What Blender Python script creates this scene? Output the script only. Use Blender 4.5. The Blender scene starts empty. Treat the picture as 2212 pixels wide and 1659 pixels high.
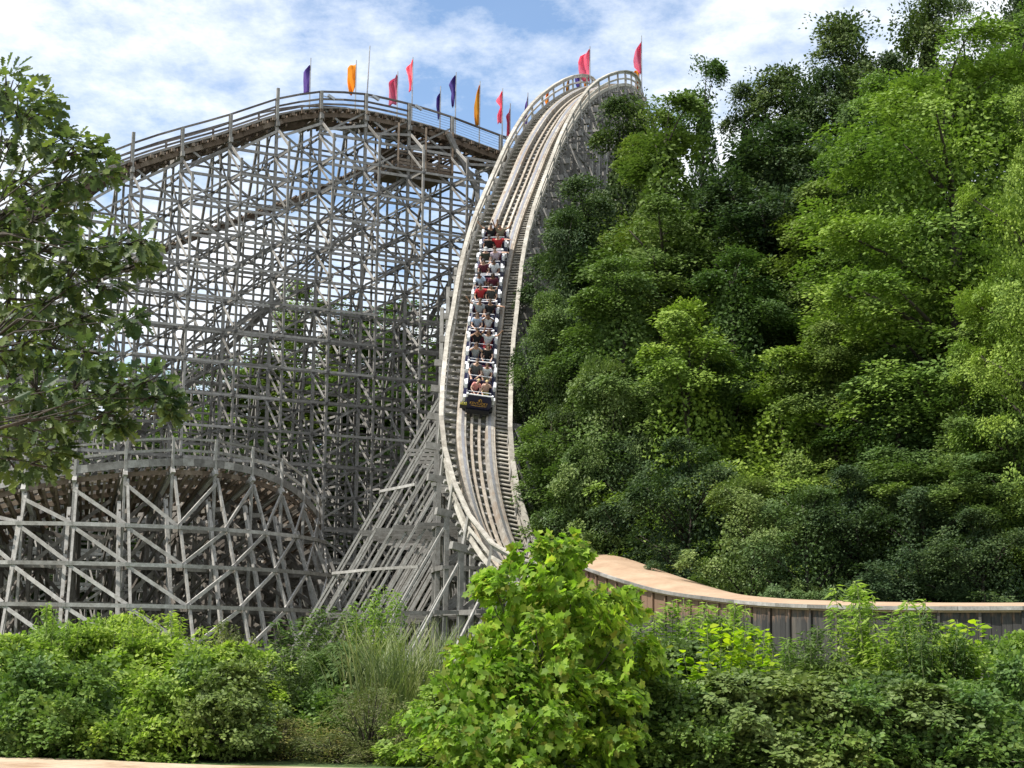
import bpy, math, random
import numpy as np
from mathutils import Vector, Matrix
sc = bpy.context.scene
C = sc.collection
RAD = math.radians
rnd = random.Random(7)

# ------------------------------------------------------------ camera
FPX, CU, CV = 3600.0, 1106.0, 829.5
CAM = Vector((0, 0, 1.7))
ROT = (Matrix.Rotation(RAD(90 + 9.0), 4, 'X') @ Matrix.Rotation(0.012, 4, 'Z'))
R3 = ROT.to_3x3()
def ray(u, v):
    return R3 @ Vector(((u - CU) / FPX, (CV - v) / FPX, -1.0))
def P(u, v, Y):                       # the place at forward distance Y seen along that line of sight
    d = ray(u, v); t = Y / d.y
    return CAM + d * t
def px(p):
    q = R3.transposed() @ (Vector(p) - CAM)
    return CU + FPX * q.x / -q.z, CV - FPX * q.y / -q.z
cam = bpy.data.objects.new('camera', bpy.data.cameras.new('camera'))
C.objects.link(cam); cam.matrix_world = Matrix.Translation(CAM) @ ROT
cam.data.sensor_fit = 'HORIZONTAL'; cam.data.angle_x = 2 * math.atan(CU / FPX)
cam.data.clip_end = 5000; cam.data.clip_start = 0.1
sc.camera = cam

# ------------------------------------------------------------ scene tree helpers
def tag(o, label=None, cat=None, group=None, kind=None):
    if label: o['label'] = label
    if cat: o['category'] = cat
    if group: o['group'] = group
    if kind: o['kind'] = kind
    return o
def empty(name, loc=(0, 0, 0), mat=None):
    o = bpy.data.objects.new(name, None); C.objects.link(o)
    if mat is not None: o.matrix_world = mat
    else: o.location = loc
    o.empty_display_size = 0.3
    return o
def link(name, me, parent=None, m=None):
    o = bpy.data.objects.new(name, me); C.objects.link(o)
    if m is not None: me.materials.append(m)
    if parent is not None: o.parent = parent      # children live in the parent's space
    return o
def kid_world(o, parent):             # parent without moving what was built in world space
    o.parent = parent; o.matrix_parent_inverse = parent.matrix_world.inverted() if parent.matrix_world else Matrix()
    return o
class MB:
    def __init__(s): s.v = []; s.f = []
    def quad_prism(s, a, b):          # a, b: lists of equally many corner points
        n = len(a); k = len(s.v); s.v += [tuple(p) for p in a] + [tuple(p) for p in b]
        s.f.append(tuple(range(k + n - 1, k - 1, -1))); s.f.append(tuple(range(k + n, k + 2 * n)))
        for i in range(n):
            j = (i + 1) % n; s.f.append((k + i, k + j, k + n + j, k + n + i))
    def beam(s, a, b, w=.1, h=.2, up=None):   # w across, h along up
        a = Vector(a); b = Vector(b); d = b - a
        if d.length < 1e-5: return
        d.normalize(); u = Vector(up) if up is not None else Vector((0, 0, 1))
        if abs(d.dot(u)) > .985: u = Vector((0, 1, 0)) if abs(d.y) < .9 else Vector((1, 0, 0))
        x = d.cross(u).normalized() * (w / 2); y = x.cross(d).normalized() * (h / 2)
        s.quad_prism([a - x - y, a + x - y, a + x + y, a - x + y], [b - x - y, b + x - y, b + x + y, b - x + y])
    def box(s, c, d, M=None):
        cx, cy, cz = c; dx, dy, dz = d[0] / 2, d[1] / 2, d[2] / 2
        a = [(cx - dx, cy - dy, cz - dz), (cx + dx, cy - dy, cz - dz), (cx + dx, cy + dy, cz - dz), (cx - dx, cy + dy, cz - dz)]
        b = [(p[0], p[1], p[2] + 2 * dz) for p in a]
        if M is not None: a = [M @ Vector(p) for p in a]; b = [M @ Vector(p) for p in b]
        s.quad_prism(a, b)
    def tube(s, pts, rad, n=8, caps=True):
        pts = [Vector(p) for p in pts]; k0 = len(s.v); m = len(pts); ref = None
        for i, p in enumerate(pts):
            d = (pts[min(i + 1, m - 1)] - pts[max(i - 1, 0)]).normalized()
            if ref is None: ref = Vector((0, 0, 1)) if abs(d.z) < .9 else Vector((1, 0, 0))
            x = d.cross(ref).normalized(); y = d.cross(x).normalized(); ref = -y if False else x.cross(d)
            r = rad[i] if isinstance(rad, (list, tuple)) else rad
            for j in range(n):
                a = 2 * math.pi * j / n; s.v.append(tuple(p + x * (r * math.cos(a)) + y * (r * math.sin(a))))
        for i in range(m - 1):
            for j in range(n):
                a = k0 + i * n + j; b = k0 + i * n + (j + 1) % n; s.f.append((a, b, b + n, a + n))
        if caps:
            s.f.append(tuple(k0 + j for j in range(n))[::-1]); s.f.append(tuple(k0 + (m - 1) * n + j for j in range(n)))
    def loft(s, rings, close=False):  # rings of equally many points, open strips unless close
        k0 = len(s.v); n = len(rings[0])
        for r in rings: s.v += [tuple(p) for p in r]
        for i in range(len(rings) - 1):
            for j in range(n if close else n - 1):
                a = k0 + i * n + j; b = k0 + i * n + (j + 1) % n; s.f.append((a, b, b + n, a + n))
        if close:
            s.f.append(tuple(k0 + j for j in range(n))[::-1]); s.f.append(tuple(k0 + (len(rings) - 1) * n + j for j in range(n)))
    def build(s, name, m, parent=None, smooth=False):
        me = bpy.data.meshes.new(name); me.from_pydata(s.v, [], s.f); me.update()
        if smooth: me.polygons.foreach_set('use_smooth', [True] * len(me.polygons))
        return link(name, me, parent, m)
def np_mesh(name, V, F):              # V (n,3), F (m,k)
    me = bpy.data.meshes.new(name); k = F.shape[1]
    me.vertices.add(len(V)); me.vertices.foreach_set('co', np.ascontiguousarray(V, dtype=np.float32).ravel())
    me.loops.add(F.size); me.loops.foreach_set('vertex_index', np.ascontiguousarray(F, dtype=np.int32).ravel())
    me.polygons.add(len(F)); me.polygons.foreach_set('loop_start', np.arange(0, F.size, k, dtype=np.int32))
    me.update(calc_edges=True); me.validate()
    return me
def copy_tree(o, parent=None):
    c = o.copy(); C.objects.link(c)
    if parent is not None: c.parent = parent
    for ch in list(o.children): copy_tree(ch, c)
    return c

# ------------------------------------------------------------ materials
def newmat(name):
    m = bpy.data.materials.new(name); m.use_nodes = True; nt = m.node_tree; nt.nodes.clear()
    out = nt.nodes.new('ShaderNodeOutputMaterial'); return m, nt, out
def ramp(nt, fac, stops):
    r = nt.nodes.new('ShaderNodeValToRGB'); e = r.color_ramp.elements
    while len(e) < len(stops): e.new(.5)
    for el, (p, c) in zip(e, stops): el.position = p; el.color = (*c, 1)
    nt.links.new(fac, r.inputs[0]); return r.outputs[0]
def noise(nt, scale, detail=4, vec=None, rough=.6):
    n = nt.nodes.new('ShaderNodeTexNoise'); n.inputs['Scale'].default_value = scale; n.inputs['Detail'].default_value = detail
    n.inputs['Roughness'].default_value = rough
    if vec is not None: nt.links.new(vec, n.inputs['Vector'])
    return n.outputs['Fac']
def mixc(nt, a, b, fac, mode='MIX'):
    n = nt.nodes.new('ShaderNodeMix'); n.data_type = 'RGBA'; n.blend_type = mode
    if isinstance(fac, float): n.inputs[0].default_value = fac
    else: nt.links.new(fac, n.inputs[0])
    for s, i in ((a, 6), (b, 7)):
        if isinstance(s, tuple): n.inputs[i].default_value = (*s, 1)
        else: nt.links.new(s, n.inputs[i])
    return n.outputs[2]
def coord(nt, scale=(1, 1, 1), which='Object'):
    t = nt.nodes.new('ShaderNodeTexCoord'); mp = nt.nodes.new('ShaderNodeMapping'); mp.inputs['Scale'].default_value = scale
    nt.links.new(t.outputs[which], mp.inputs[0]); return mp.outputs[0]
def wood(name, dark, mid, light, stain=None, rough=.85, sc_=(1.2, 1.2, 1.2)):
    m, nt, out = newmat(name)
    g = nt.nodes.new('ShaderNodeNewGeometry')
    base = ramp(nt, g.outputs['Random Per Island'], [(0, dark), (.5, mid), (1, light)])
    n1 = noise(nt, 3.0, 6, coord(nt, sc_)); n2 = noise(nt, 18.0, 3, coord(nt, sc_))
    r1 = ramp(nt, n1, [(.3, (.62, .6, .58)), (.7, (1.15, 1.15, 1.15))])
    r2 = ramp(nt, n2, [(.35, (.75, .74, .72)), (.65, (1.08, 1.08, 1.08))])
    c = mixc(nt, base, r1, 1.0, 'MULTIPLY'); c = mixc(nt, c, r2, .7, 'MULTIPLY')
    if stain:
        n3 = noise(nt, .8, 5, coord(nt, sc_)); f = ramp(nt, n3, [(.5, (0, 0, 0)), (.62, (1, 1, 1))])
        c = mixc(nt, c, stain, f)
    b = nt.nodes.new('ShaderNodeBsdfPrincipled'); nt.links.new(c, b.inputs['Base Color'])
    b.inputs['Roughness'].default_value = rough; b.inputs['Specular IOR Level'].default_value = .25
    nt.links.new(b.outputs[0], out.inputs[0]); return m
def plain(name, col, rough=.6, metal=0.0, var=.12, spec=.4):
    m, nt, out = newmat(name)
    n1 = noise(nt, 6.0, 4, coord(nt)); lo = tuple(c * (1 - var * 2) for c in col); hi = tuple(min(1, c * (1 + var)) for c in col)
    c = ramp(nt, n1, [(.3, lo), (.7, hi)])
    b = nt.nodes.new('ShaderNodeBsdfPrincipled'); nt.links.new(c, b.inputs['Base Color'])
    b.inputs['Roughness'].default_value = rough; b.inputs['Metallic'].default_value = metal; b.inputs['Specular IOR Level'].default_value = spec
    nt.links.new(b.outputs[0], out.inputs[0]); return m
def leafmat(name, cols, trans=.35, rough=.5, big=.25):
    m, nt, out = newmat(name)
    g = nt.nodes.new('ShaderNodeNewGeometry')
    c = ramp(nt, g.outputs['Random Per Island'], [(i / (len(cols) - 1), k) for i, k in enumerate(cols)])
    n1 = noise(nt, big, 3, coord(nt)); r1 = ramp(nt, n1, [(.35, (.7, .78, .8)), (.65, (1.25, 1.18, 1.0))])
    c = mixc(nt, c, r1, 1.0, 'MULTIPLY')
    oi = nt.nodes.new('ShaderNodeObjectInfo'); c = mixc(nt, c, ramp(nt, oi.outputs['Random'], [(0, (.72, .80, .85)), (.5, (1.0, 1.0, 1.0)), (1, (1.28, 1.18, 1.0))]), 1.0, 'MULTIPLY')
    b = nt.nodes.new('ShaderNodeBsdfPrincipled'); nt.links.new(c, b.inputs['Base Color'])
    b.inputs['Roughness'].default_value = rough + .12; b.inputs['Specular IOR Level'].default_value = .22
    t = nt.nodes.new('ShaderNodeBsdfTranslucent')
    tc = mixc(nt, c, (1.3, 1.5, .75), 1.0, 'MULTIPLY'); nt.links.new(tc, t.inputs[0])
    mx = nt.nodes.new('ShaderNodeMixShader'); mx.inputs[0].default_value = trans
    nt.links.new(b.outputs[0], mx.inputs[1]); nt.links.new(t.outputs[0], mx.inputs[2]); nt.links.new(mx.outputs[0], out.inputs[0])
    return m
M = {}
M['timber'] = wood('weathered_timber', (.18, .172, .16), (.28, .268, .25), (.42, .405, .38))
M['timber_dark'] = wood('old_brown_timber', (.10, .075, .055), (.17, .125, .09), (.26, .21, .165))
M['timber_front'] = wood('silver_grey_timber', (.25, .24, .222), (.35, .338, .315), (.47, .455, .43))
M['track_wood'] = wood('track_timber', (.36, .31, .25), (.46, .40, .33), (.56, .50, .42))
M['rail_wood'] = wood('stained_rail_timber', (.33, .305, .265), (.41, .38, .335), (.48, .45, .40), stain=(.28, .225, .175))
M['rail_light'] = wood('pale_handrail_timber', (.34, .315, .27), (.44, .415, .36), (.54, .51, .45))
M['steel'] = plain('rail_steel', (.42, .41, .42), .38, .7)
M['galv'] = plain('grey_pole_metal', (.40, .41, .42), .45, .6)
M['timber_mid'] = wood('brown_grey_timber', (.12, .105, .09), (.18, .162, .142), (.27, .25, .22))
M['rail_dark'] = wood('dark_handrail_timber', (.10, .085, .08), (.16, .14, .13), (.24, .21, .19))
M['cable'] = plain('cable', (.12, .12, .13), .5, .5)
M['purple'] = leafmat('purple_cloth', [(.13, .08, .38), (.17, .11, .45)], .4, .7)
M['orange'] = leafmat('orange_cloth', [(.72, .30, .03), (.80, .36, .04)], .4, .7)
M['pink'] = leafmat('pink_cloth', [(.90, .24, .38), (.92, .28, .42)], .55, .7)
for k in ('purple', 'orange', 'pink'):   # plain see-through tint of the same hue
    nt = M[k].node_tree
    for n in nt.nodes:
        if n.type == 'MIX' and not n.inputs[7].is_linked: n.inputs[7].default_value = (1.3, 1.2, 1.2, 1)
M['navy'] = plain('navy_paint', (.012, .012, .042), .3, 0, .1, .5)
M['white'] = plain('white_paint', (.78, .78, .80), .4, 0, .05)
M['black'] = plain('black_paint', (.02, .02, .022), .5)
M['gold'] = plain('gold_lettering', (.60, .33, .06), .4)
M['yellow'] = plain('yellow_trim', (.65, .58, .10), .5)
M['maroon_seat'] = plain('maroon_upholstery', (.09, .015, .03), .6)
M['bark'] = wood('bark', (.05, .042, .035), (.07, .06, .05), (.10, .085, .07))
M['stem'] = plain('green_stem', (.12, .14, .05), .6)
L = {}
L['dark'] = leafmat('leaf_dark', [(.036, .064, .026), (.058, .092, .034), (.10, .14, .052)], .24, .45)
L['mid'] = leafmat('leaf_mid', [(.065, .11, .028), (.10, .155, .040), (.15, .215, .060)], .24, .5)
L['olive'] = leafmat('leaf_olive', [(.10, .145, .030), (.14, .19, .040), (.19, .245, .058)], .24, .5)
L['lime'] = leafmat('leaf_lime', [(.10, .165, .030), (.145, .225, .044), (.21, .30, .065)], .24, .5)
L['grey'] = leafmat('leaf_grey', [(.085, .13, .038), (.125, .18, .055), (.18, .235, .09)], .24, .4)
L['bush'] = leafmat('leaf_bush', [(.12, .19, .026), (.18, .27, .042), (.26, .36, .065), (.38, .46, .14)], .4, .4, 1.2)
L['bushdark'] = leafmat('leaf_bush_dark', [(.07, .125, .030), (.115, .19, .044), (.19, .275, .075)], .3, .35, 1.0)
L['sycamore'] = leafmat('leaf_sycamore', [(.13, .21, .024), (.19, .30, .034), (.25, .38, .042), (.31, .45, .055), (.40, .52, .08), (.24, .23, .04), (.13, .22, .03), (.22, .34, .05)], .5, .4, .8)
L['bright'] = leafmat('leaf_bright', [(.17, .28, .015), (.26, .38, .02), (.38, .45, .025)], .5, .4, 1.0)
L['oak'] = leafmat('leaf_oak', [(.04, .066, .032), (.058, .09, .042), (.085, .118, .056), (.13, .17, .05), (.07, .10, .055)], .38, .28, 1.5)
L['reed'] = leafmat('leaf_reed', [(.09, .13, .05), (.15, .19, .09), (.24, .27, .15)], .3, .45, 1.0)
L['dry'] = leafmat('leaf_dry', [(.14, .15, .05), (.20, .19, .08), (.16, .20, .05), (.25, .22, .11)], .3, .6, 1.0)
L['grassl'] = leafmat('leaf_grass', [(.06, .12, .018), (.09, .17, .03), (.13, .21, .05)], .3, .6, .6)

# ------------------------------------------------------------ world and sun
SUN_EL, SUN_AZ = 56.0, -116.0           # azimuth measured from the viewing direction, negative to the left
w = bpy.data.worlds.new('World'); sc.world = w; w.use_nodes = True; nt = w.node_tree; nt.nodes.clear()
wo = nt.nodes.new('ShaderNodeOutputWorld'); bg = nt.nodes.new('ShaderNodeBackground')
sky = nt.nodes.new('ShaderNodeTexSky'); sky.sky_type = 'NISHITA'; sky.sun_disc = False
sky.sun_elevation = RAD(SUN_EL); sky.sun_rotation = RAD(SUN_AZ); sky.altitude = 150; sky.dust_density = .6; sky.ozone_density = 1.2
tc = nt.nodes.new('ShaderNodeTexCoord'); sep = nt.nodes.new('ShaderNodeSeparateXYZ'); nt.links.new(tc.outputs['Generated'], sep.inputs[0])
def math_(op, a, b):
    n = nt.nodes.new('ShaderNodeMath'); n.operation = op
    for i, s in enumerate((a, b)):
        if isinstance(s, (int, float)): n.inputs[i].default_value = s
        else: nt.links.new(s, n.inputs[i])
    return n.outputs[0]
den = math_('ADD', math_('MAXIMUM', sep.outputs[2], 0.0), .12)
cx = math_('DIVIDE', sep.outputs[0], den); cy = math_('DIVIDE', sep.outputs[1], den)
cmb = nt.nodes.new('ShaderNodeCombineXYZ'); nt.links.new(cx, cmb.inputs[0]); nt.links.new(cy, cmb.inputs[1])
CLOUD_OFF = (1.3, 4.2, 0)
mp = nt.nodes.new('ShaderNodeMapping'); mp.inputs['Location'].default_value = CLOUD_OFF; mp.inputs['Scale'].default_value = (1.0, .75, 1)
nt.links.new(cmb.outputs[0], mp.inputs[0])
big = noise(nt, 1.3, 3, mp.outputs[0], .5); fine = noise(nt, 5.5, 9, mp.outputs[0], .66)
cl = math_('ADD', math_('MULTIPLY', big, .62), math_('MULTIPLY', fine, .50))
mask = ramp(nt, cl, [(.43, (.05, .05, .05)), (.51, (.5, .5, .5)), (.60, (1, 1, 1))])
puff = noise(nt, 9.0, 6, mp.outputs[0], .6)
ccol = ramp(nt, puff, [(.3, (4.7, 5.1, 5.7)), (.65, (6.3, 6.5, 6.7))])
skb = mixc(nt, sky.outputs[0], (.84, .92, .98), 1.0, 'MULTIPLY')
skc = mixc(nt, skb, ccol, mask)
nt.links.new(skc, bg.inputs[0]); bg.inputs[1].default_value = .14
nt.links.new(bg.outputs[0], wo.inputs[0])
sun = bpy.data.objects.new('sun', bpy.data.lights.new('sun', 'SUN')); C.objects.link(sun)
sun.data.energy = 4.3; sun.data.angle = RAD(.5); sun.data.color = (1, .955, .88)
el, az = RAD(SUN_EL), RAD(SUN_AZ)
SD = Vector((math.sin(az) * math.cos(el), math.cos(az) * math.cos(el), math.sin(el)))
sun.rotation_euler = SD.to_track_quat('Z', 'Y').to_euler()
sc.view_settings.view_transform = 'Standard'; sc.view_settings.look = 'None'; sc.view_settings.gamma = 1
sc.view_settings.exposure = 0.58
sc.cycles.max_bounces = 6; sc.cycles.diffuse_bounces = 3; sc.cycles.transmission_bounces = 3; sc.cycles.transparent_max_bounces = 4
sc.cycles.use_denoising = True

# ------------------------------------------------------------ ground
m, nt, out = newmat('meadow')
n1 = noise(nt, .12, 5, coord(nt)); n2 = noise(nt, 3.0, 6, coord(nt))
c = ramp(nt, n1, [(.35, (.055, .10, .02)), (.6, (.09, .13, .035)), (.75, (.17, .14, .08))])
c = mixc(nt, c, ramp(nt, n2, [(.3, (.6, .6, .6)), (.7, (1.2, 1.2, 1.2))]), 1.0, 'MULTIPLY')
b = nt.nodes.new('ShaderNodeBsdfPrincipled'); nt.links.new(c, b.inputs[0]); b.inputs['Roughness'].default_value = .95
nt.links.new(b.outputs[0], out.inputs[0]); M['ground'] = m
g = MB(); N = 60
def gz(x, y):
    return 0.12 * math.sin(x * .11 + 1) * math.cos(y * .09) if y > 30 else 0.0
xs = [-900, -400, -200, -120] + [-90 + 3.5 * i for i in range(52)] + [120, 200, 400, 900]
ys = [-60, -10, 10, 20] + [30 + 3.5 * i for i in range(40)] + [220, 400, 900, 2000]
g.v = [(x, y, gz(x, y)) for y in ys for x in xs]; nx = len(xs)
g.f = [(j * nx + i, j * nx + i + 1, (j + 1) * nx + i + 1, (j + 1) * nx + i) for j in range(len(ys) - 1) for i in range(nx - 1)]
tag(g.build('ground', M['ground'], None, True), kind='structure')
m, nt, out = newmat('tan_concrete')
n1 = noise(nt, .8, 6, coord(nt)); n2 = noise(nt, 7.0, 5, coord(nt))
c = ramp(nt, n1, [(.35, (.30, .19, .11)), (.5, (.46, .35, .24)), (.7, (.52, .42, .30))])
c = mixc(nt, c, ramp(nt, n2, [(.3, (.8, .78, .76)), (.7, (1.08, 1.08, 1.08))]), 1.0, 'MULTIPLY')
b = nt.nodes.new('ShaderNodeBsdfPrincipled'); nt.links.new(c, b.inputs[0]); b.inputs['Roughness'].default_value = .9
nt.links.new(b.outputs[0], out.inputs[0]); M['concrete'] = m
pth = MB()
def path_edge(x): return 24.75 - .03 * (x + 9) + .10 * math.sin(x * 1.3) - 1.1 / (1 + math.exp(-(x + 5.1) * 3.2))
pr = [[(x, 6, .05), (x, path_edge(x), .05), (x, path_edge(x) + .15, -.02)] for x in [-40 + 1.0 * i for i in range(81)]]
pth.loft(pr); tag(pth.build('path', M['concrete']), kind='structure')

# ------------------------------------------------------------ the tall hill at the back, left
HS = .55; HY = 106.0
Tn = Vector((1, HS, 0)).normalized(); Fn = Vector((-Tn.y, Tn.x, 0))      # along the hill, and away from the viewer
H0 = Vector((0, HY, 0))
def PL(u, v, off=0.0):
    d = ray(u, v); o = H0 + Fn * off
    t = (o - CAM).dot(Fn) / d.dot(Fn)
    return CAM + d * t
def hs(p): return (Vector(p) - H0).dot(Tn)
def HP(s, o, z): return H0 + Tn * s + Fn * o + Vector((0, 0, z))
deckpts = [(-130, 560), (-50, 513), (0, 484), (60, 452), (117, 422), (200, 383), (285, 347), (393, 314), (497, 287), (596, 249), (645, 238), (690, 234), (740, 233), (788, 238), (880, 259), (970, 285), (1027, 309), (1078, 328), (1150, 350), (1260, 372), (1400, 385)]
_s = []; _z = []
for u, v in deckpts:
    p = PL(u, v); _s.append(hs(p)); _z.append(p.z)
def smooth_interp(xs_, ys_, step=.5, k=5):
    X = np.arange(xs_[0], xs_[-1], step); Y = np.interp(X, xs_, ys_)
    pad = np.pad(Y, k, mode='edge'); Y2 = np.convolve(pad, np.ones(2 * k + 1) / (2 * k + 1), 'valid')
    return lambda s: float(np.interp(s, X, Y2))
zdeck = smooth_interp(_s, _z, .5, 3)
postu = [-145, -30, 70, 178, 285, 393, 497, 598, 693, 790, 883, 976, 1081, 1180, 1280]
posts = []
for u in postu:
    v = float(np.interp(u, [a for a, _ in deckpts], [b_ for _, b_ in deckpts])); posts.append(hs(PL(u, v)))
hill = tag(empty('coaster_hill', HP(0, 0, 0)), 'tall grey timber coaster hill filling the left behind the lower turn, dark arched track on top', 'roller coaster hill')
hinv = Matrix.Translation(-hill.location)
def hb(mb, name, m, parent=None):
    mb.v = [tuple(Vector(p) - hill.location) for p in mb.v]
    return mb.build(name, m, parent or hill)
LEV = [23.6 + 1.87 * i for i in range(7, -13, -1)]
LEV = [z for z in LEV if z > .8]
ROWS = [0, 1.5, 3.0, 5.2, 7.4, 9.6, 11.8]
def omax(s, z): return 3.0 + .42 * max(0, zdeck(s) - 1.0 - z)
rr = random.Random(3)
for i, s in enumerate(posts):
    zd = zdeck(s); b_ = MB()
    ttop = 1.12 if i not in (4, 7) else 1.75
    b_.beam(HP(s, -.08, -.2), HP(s, -.08, zd + ttop), .17, .17, Tn)
    for k, o in enumerate(ROWS[1:]):
        top = zd - .45 if o <= 3 else zd - 1.0 - (o - 3) / .42
        if top > 2: b_.beam(HP(s, o, -.2), HP(s, o, top), .12, .12, Tn)
    if zd > 4: b_.beam(HP(s, 3.1, zd - .6), HP(s, 3 + .42 * (zd - .8), 0), .15, .15, Tn)
    for z in LEV:
        if z > zd - .9: continue
        om = omax(s, z); b_.beam(HP(s + .13, -.2, z - .12), HP(s + .13, om, z - .12), .07, .14)
        for k in range(len(ROWS) - 1):
            o0, o1 = ROWS[k], ROWS[k + 1]
            zt = z + 1.87
            if o1 <= omax(s, min(zt, zd - 1)) + .6 and zt < zd:
                if (k % 2 == 0 or o1 > 4) and rr.random() < .72: b_.beam(HP(s - .14, o1, zt), HP(s - .14, o0, z), .06, .14)
                if k == 0 and o0 == 0: b_.beam(HP(s - .14, 0, zt), HP(s - .14, -2.3, z), .05, .14) if zt < zd - 1 else None; b_.beam(HP(s + .13, 0, z - .12), HP(s + .13, -2.45, z - .12), .07, .13) if z < zd - 2.2 else None
                if k in (1,) and rr.random() < .5: b_.beam(HP(s + .24, o0, zt), HP(s + .24, o1, z), .06, .13)
    b_.beam(HP(s, -2.3, 0), HP(s, -2.3, zd - 2.2), .13, .13, Tn); b_.beam(HP(s + .1, -.1, zd - .9), HP(s + .1, -2.3, zd - 2.6), .07, .16)
    b_.beam(HP(s, -.35, zd - .55), HP(s, 3.4, zd - .55), .2, .3)
    hb(b_, 'bent', M['timber'])
for z in LEV:                                     # ledgers, one part for each long run
    for k, o in enumerate(ROWS[:-1]):
        b_ = MB(); run = False
        for i in range(len(posts) - 1):
            s0, s1 = posts[i], posts[i + 1]
            ok = z < min(zdeck(s0), zdeck(s1)) - .8 and o <= min(omax(s0, z), omax(s1, z)) + .05
            if not ok: continue
            zo = z + (0 if o == 0 else (.93 if k % 2 else -.12))
            b_.beam(HP(s0 - .1, o - .18, zo), HP(s1 + .1, o - .18, zo), .08, .17 if o == 0 else .12)
        if b_.v: hb(b_, 'ledger', M['timber'])
    b_ = MB()
    for s0, s1 in zip(posts[:-1], posts[1:]):
        if z < min(zdeck(s0), zdeck(s1)) - 2.6 and rr.random() < .85: b_.beam(HP(s0 - .1, -2.42, z - .3), HP(s1 + .1, -2.42, z - .3), .07, .14)
    if b_.v: hb(b_, 'ledger', M['timber'])
for i in range(len(posts) - 1):                   # face bracing, one part for each bay
    s0, s1 = posts[i], posts[i + 1]; b_ = MB()
    zm = min(zdeck(s0), zdeck(s1))
    for j, z in enumerate(LEV[:-1]):
        zt = z; zb = z - 1.87
        if zt > zm + .4: continue
        depth = zm - zt
        up = rr.random()
        if depth < 9 or up < .75: b_.beam(HP(s0, .06, zb), HP(s1, .06, zt), .06, .12)
        if depth < 8 or up > .70: b_.beam(HP(s0, .16, zt), HP(s1, .16, zb), .07, .13)
        if up < .3 and zb > 1: b_.beam(HP(s0, 5.1, zb), HP(s1, 5.1, zt), .07, .12)
    if zm < LEV[0] + .4 or True:
        b_.beam(HP(s0, -.2, min(zm, zdeck(s0)) - 1.2 - .2), HP(s1, -.2, zdeck(s1) - 1.0), .08, .16)
    hb(b_, 'bracing_lattice', M['timber'])
# long raking members
b_ = MB()
def rake(uvs, off, w=.12, h=.3):
    q = [PL(u, v, off) for u, v in uvs]
    for a, c_ in zip(q[:-1], q[1:]): b_.beam(a, c_, w, h)
rake([(911, 366), (734, 530), (497, 733), (330, 880)], .4, .08, .13); rake([(902, 362), (725, 526), (488, 729), (321, 876)], .4, .08, .1); rake([(905, 352), (728, 515), (491, 718), (324, 864)], 1.2, .08, .12); rake([(850, 350), (560, 600), (300, 850)], 3.1, .08, .13); rake([(842, 346), (552, 596), (292, 846)], 3.1, .08, .1)
rake([(1031, 412), (1028, 560)], -.4, .26, .26); rake([(968, 289), (1031, 412)], -.4, .24, .3)
rake([(598, 652), (330, 905), (180, 1050)], 3.2); rake([(1020, 520), (880, 780)], 3.3)
hb(b_, 'raking_brace', M['timber'])
# deck, track and handrails
sg = np.arange(posts[0], posts[-1], .62)
b_ = MB()
for s in sg:
    z = zdeck(s); b_.beam(HP(s, -.15 - rr.random() * .15, z - .14), HP(s, 3.25, z - .14), .2, .2)
for o in (.15, .8, 2.2, 2.85):
    for a, c_ in zip(sg[:-1:2], sg[2::2]): b_.beam(HP(a, o, zdeck(a) - .38), HP(c_ + .05, o, zdeck(c_) - .38), .14, .30)
for k in range(0, len(sg) - 2, 1):
    s = sg[k]
    if rr.random() < .8: b_.beam(HP(s + .3, .1, zdeck(s) - .56 - rr.random() * .1), HP(s + .3, 2.9, zdeck(s) - .56), .1, .16)
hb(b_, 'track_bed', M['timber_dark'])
b_ = MB()
for o in (0.0, .25, .45): 
    for a, c_ in zip(sg[:-1:2], sg[2::2]): b_.beam(HP(a, o, zdeck(a) + .03), HP(c_, o, zdeck(c_) + .03), .19, .06)
hb(b_, 'walkway', M['timber_front'])
for o in (.95, 2.05):
    b_ = MB()
    for a, c_ in zip(sg[:-1:2], sg[2::2]): b_.beam(HP(a, o, zdeck(a) + .14), HP(c_ + .02, o, zdeck(c_) + .14), .3, .30)
    hb(b_, 'running_rail', M['rail_wood'])
for o in (-.02, 3.2):
    b_ = MB(); n_ = 1.1
    for a, c_ in zip(posts[:-1], posts[1:]):
        mid = (a + c_) / 2
        for hh, ww in ((1.1, .12), (.62, .09), (.30, .09)):
            if hh < .7 and posts.index(a) >= 10 and hh < .65: continue
            ch = zdeck(a) + hh, zdeck(c_) + hh
            b_.beam(HP(a, o, ch[0]), HP(mid, o, (zdeck(mid) + hh + sum(ch) / 2) / 2 if posts.index(a) > 5 else zdeck(mid) + hh), ww, .11)
            b_.beam(HP(mid, o, (zdeck(mid) + hh + sum(ch) / 2) / 2 if posts.index(a) > 5 else zdeck(mid) + hh), HP(c_, o, ch[1]), ww, .11)
    hr = hb(b_, 'handrail', M['rail_dark'])
    for a in posts:
        b_ = MB(); b_.beam(HP(a, o + (.17 if o < 0 else 0), zdeck(a)), HP(a, o + (.17 if o < 0 else 0), zdeck(a) + 1.08), .12, .12)
        hb(b_, 'post', M['rail_dark'], hr)
b_ = MB()                                          # thin wires on the right-hand slope
for a, c_ in zip(posts[10:-2], posts[11:-1]):
    for hh in (.25, .42, .59, .76, .93): b_.beam(HP(a, -.02, zdeck(a) + hh), HP(c_, -.02, zdeck(c_) + hh), .014, .014)
hb(b_, 'wire', M['cable'])
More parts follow.
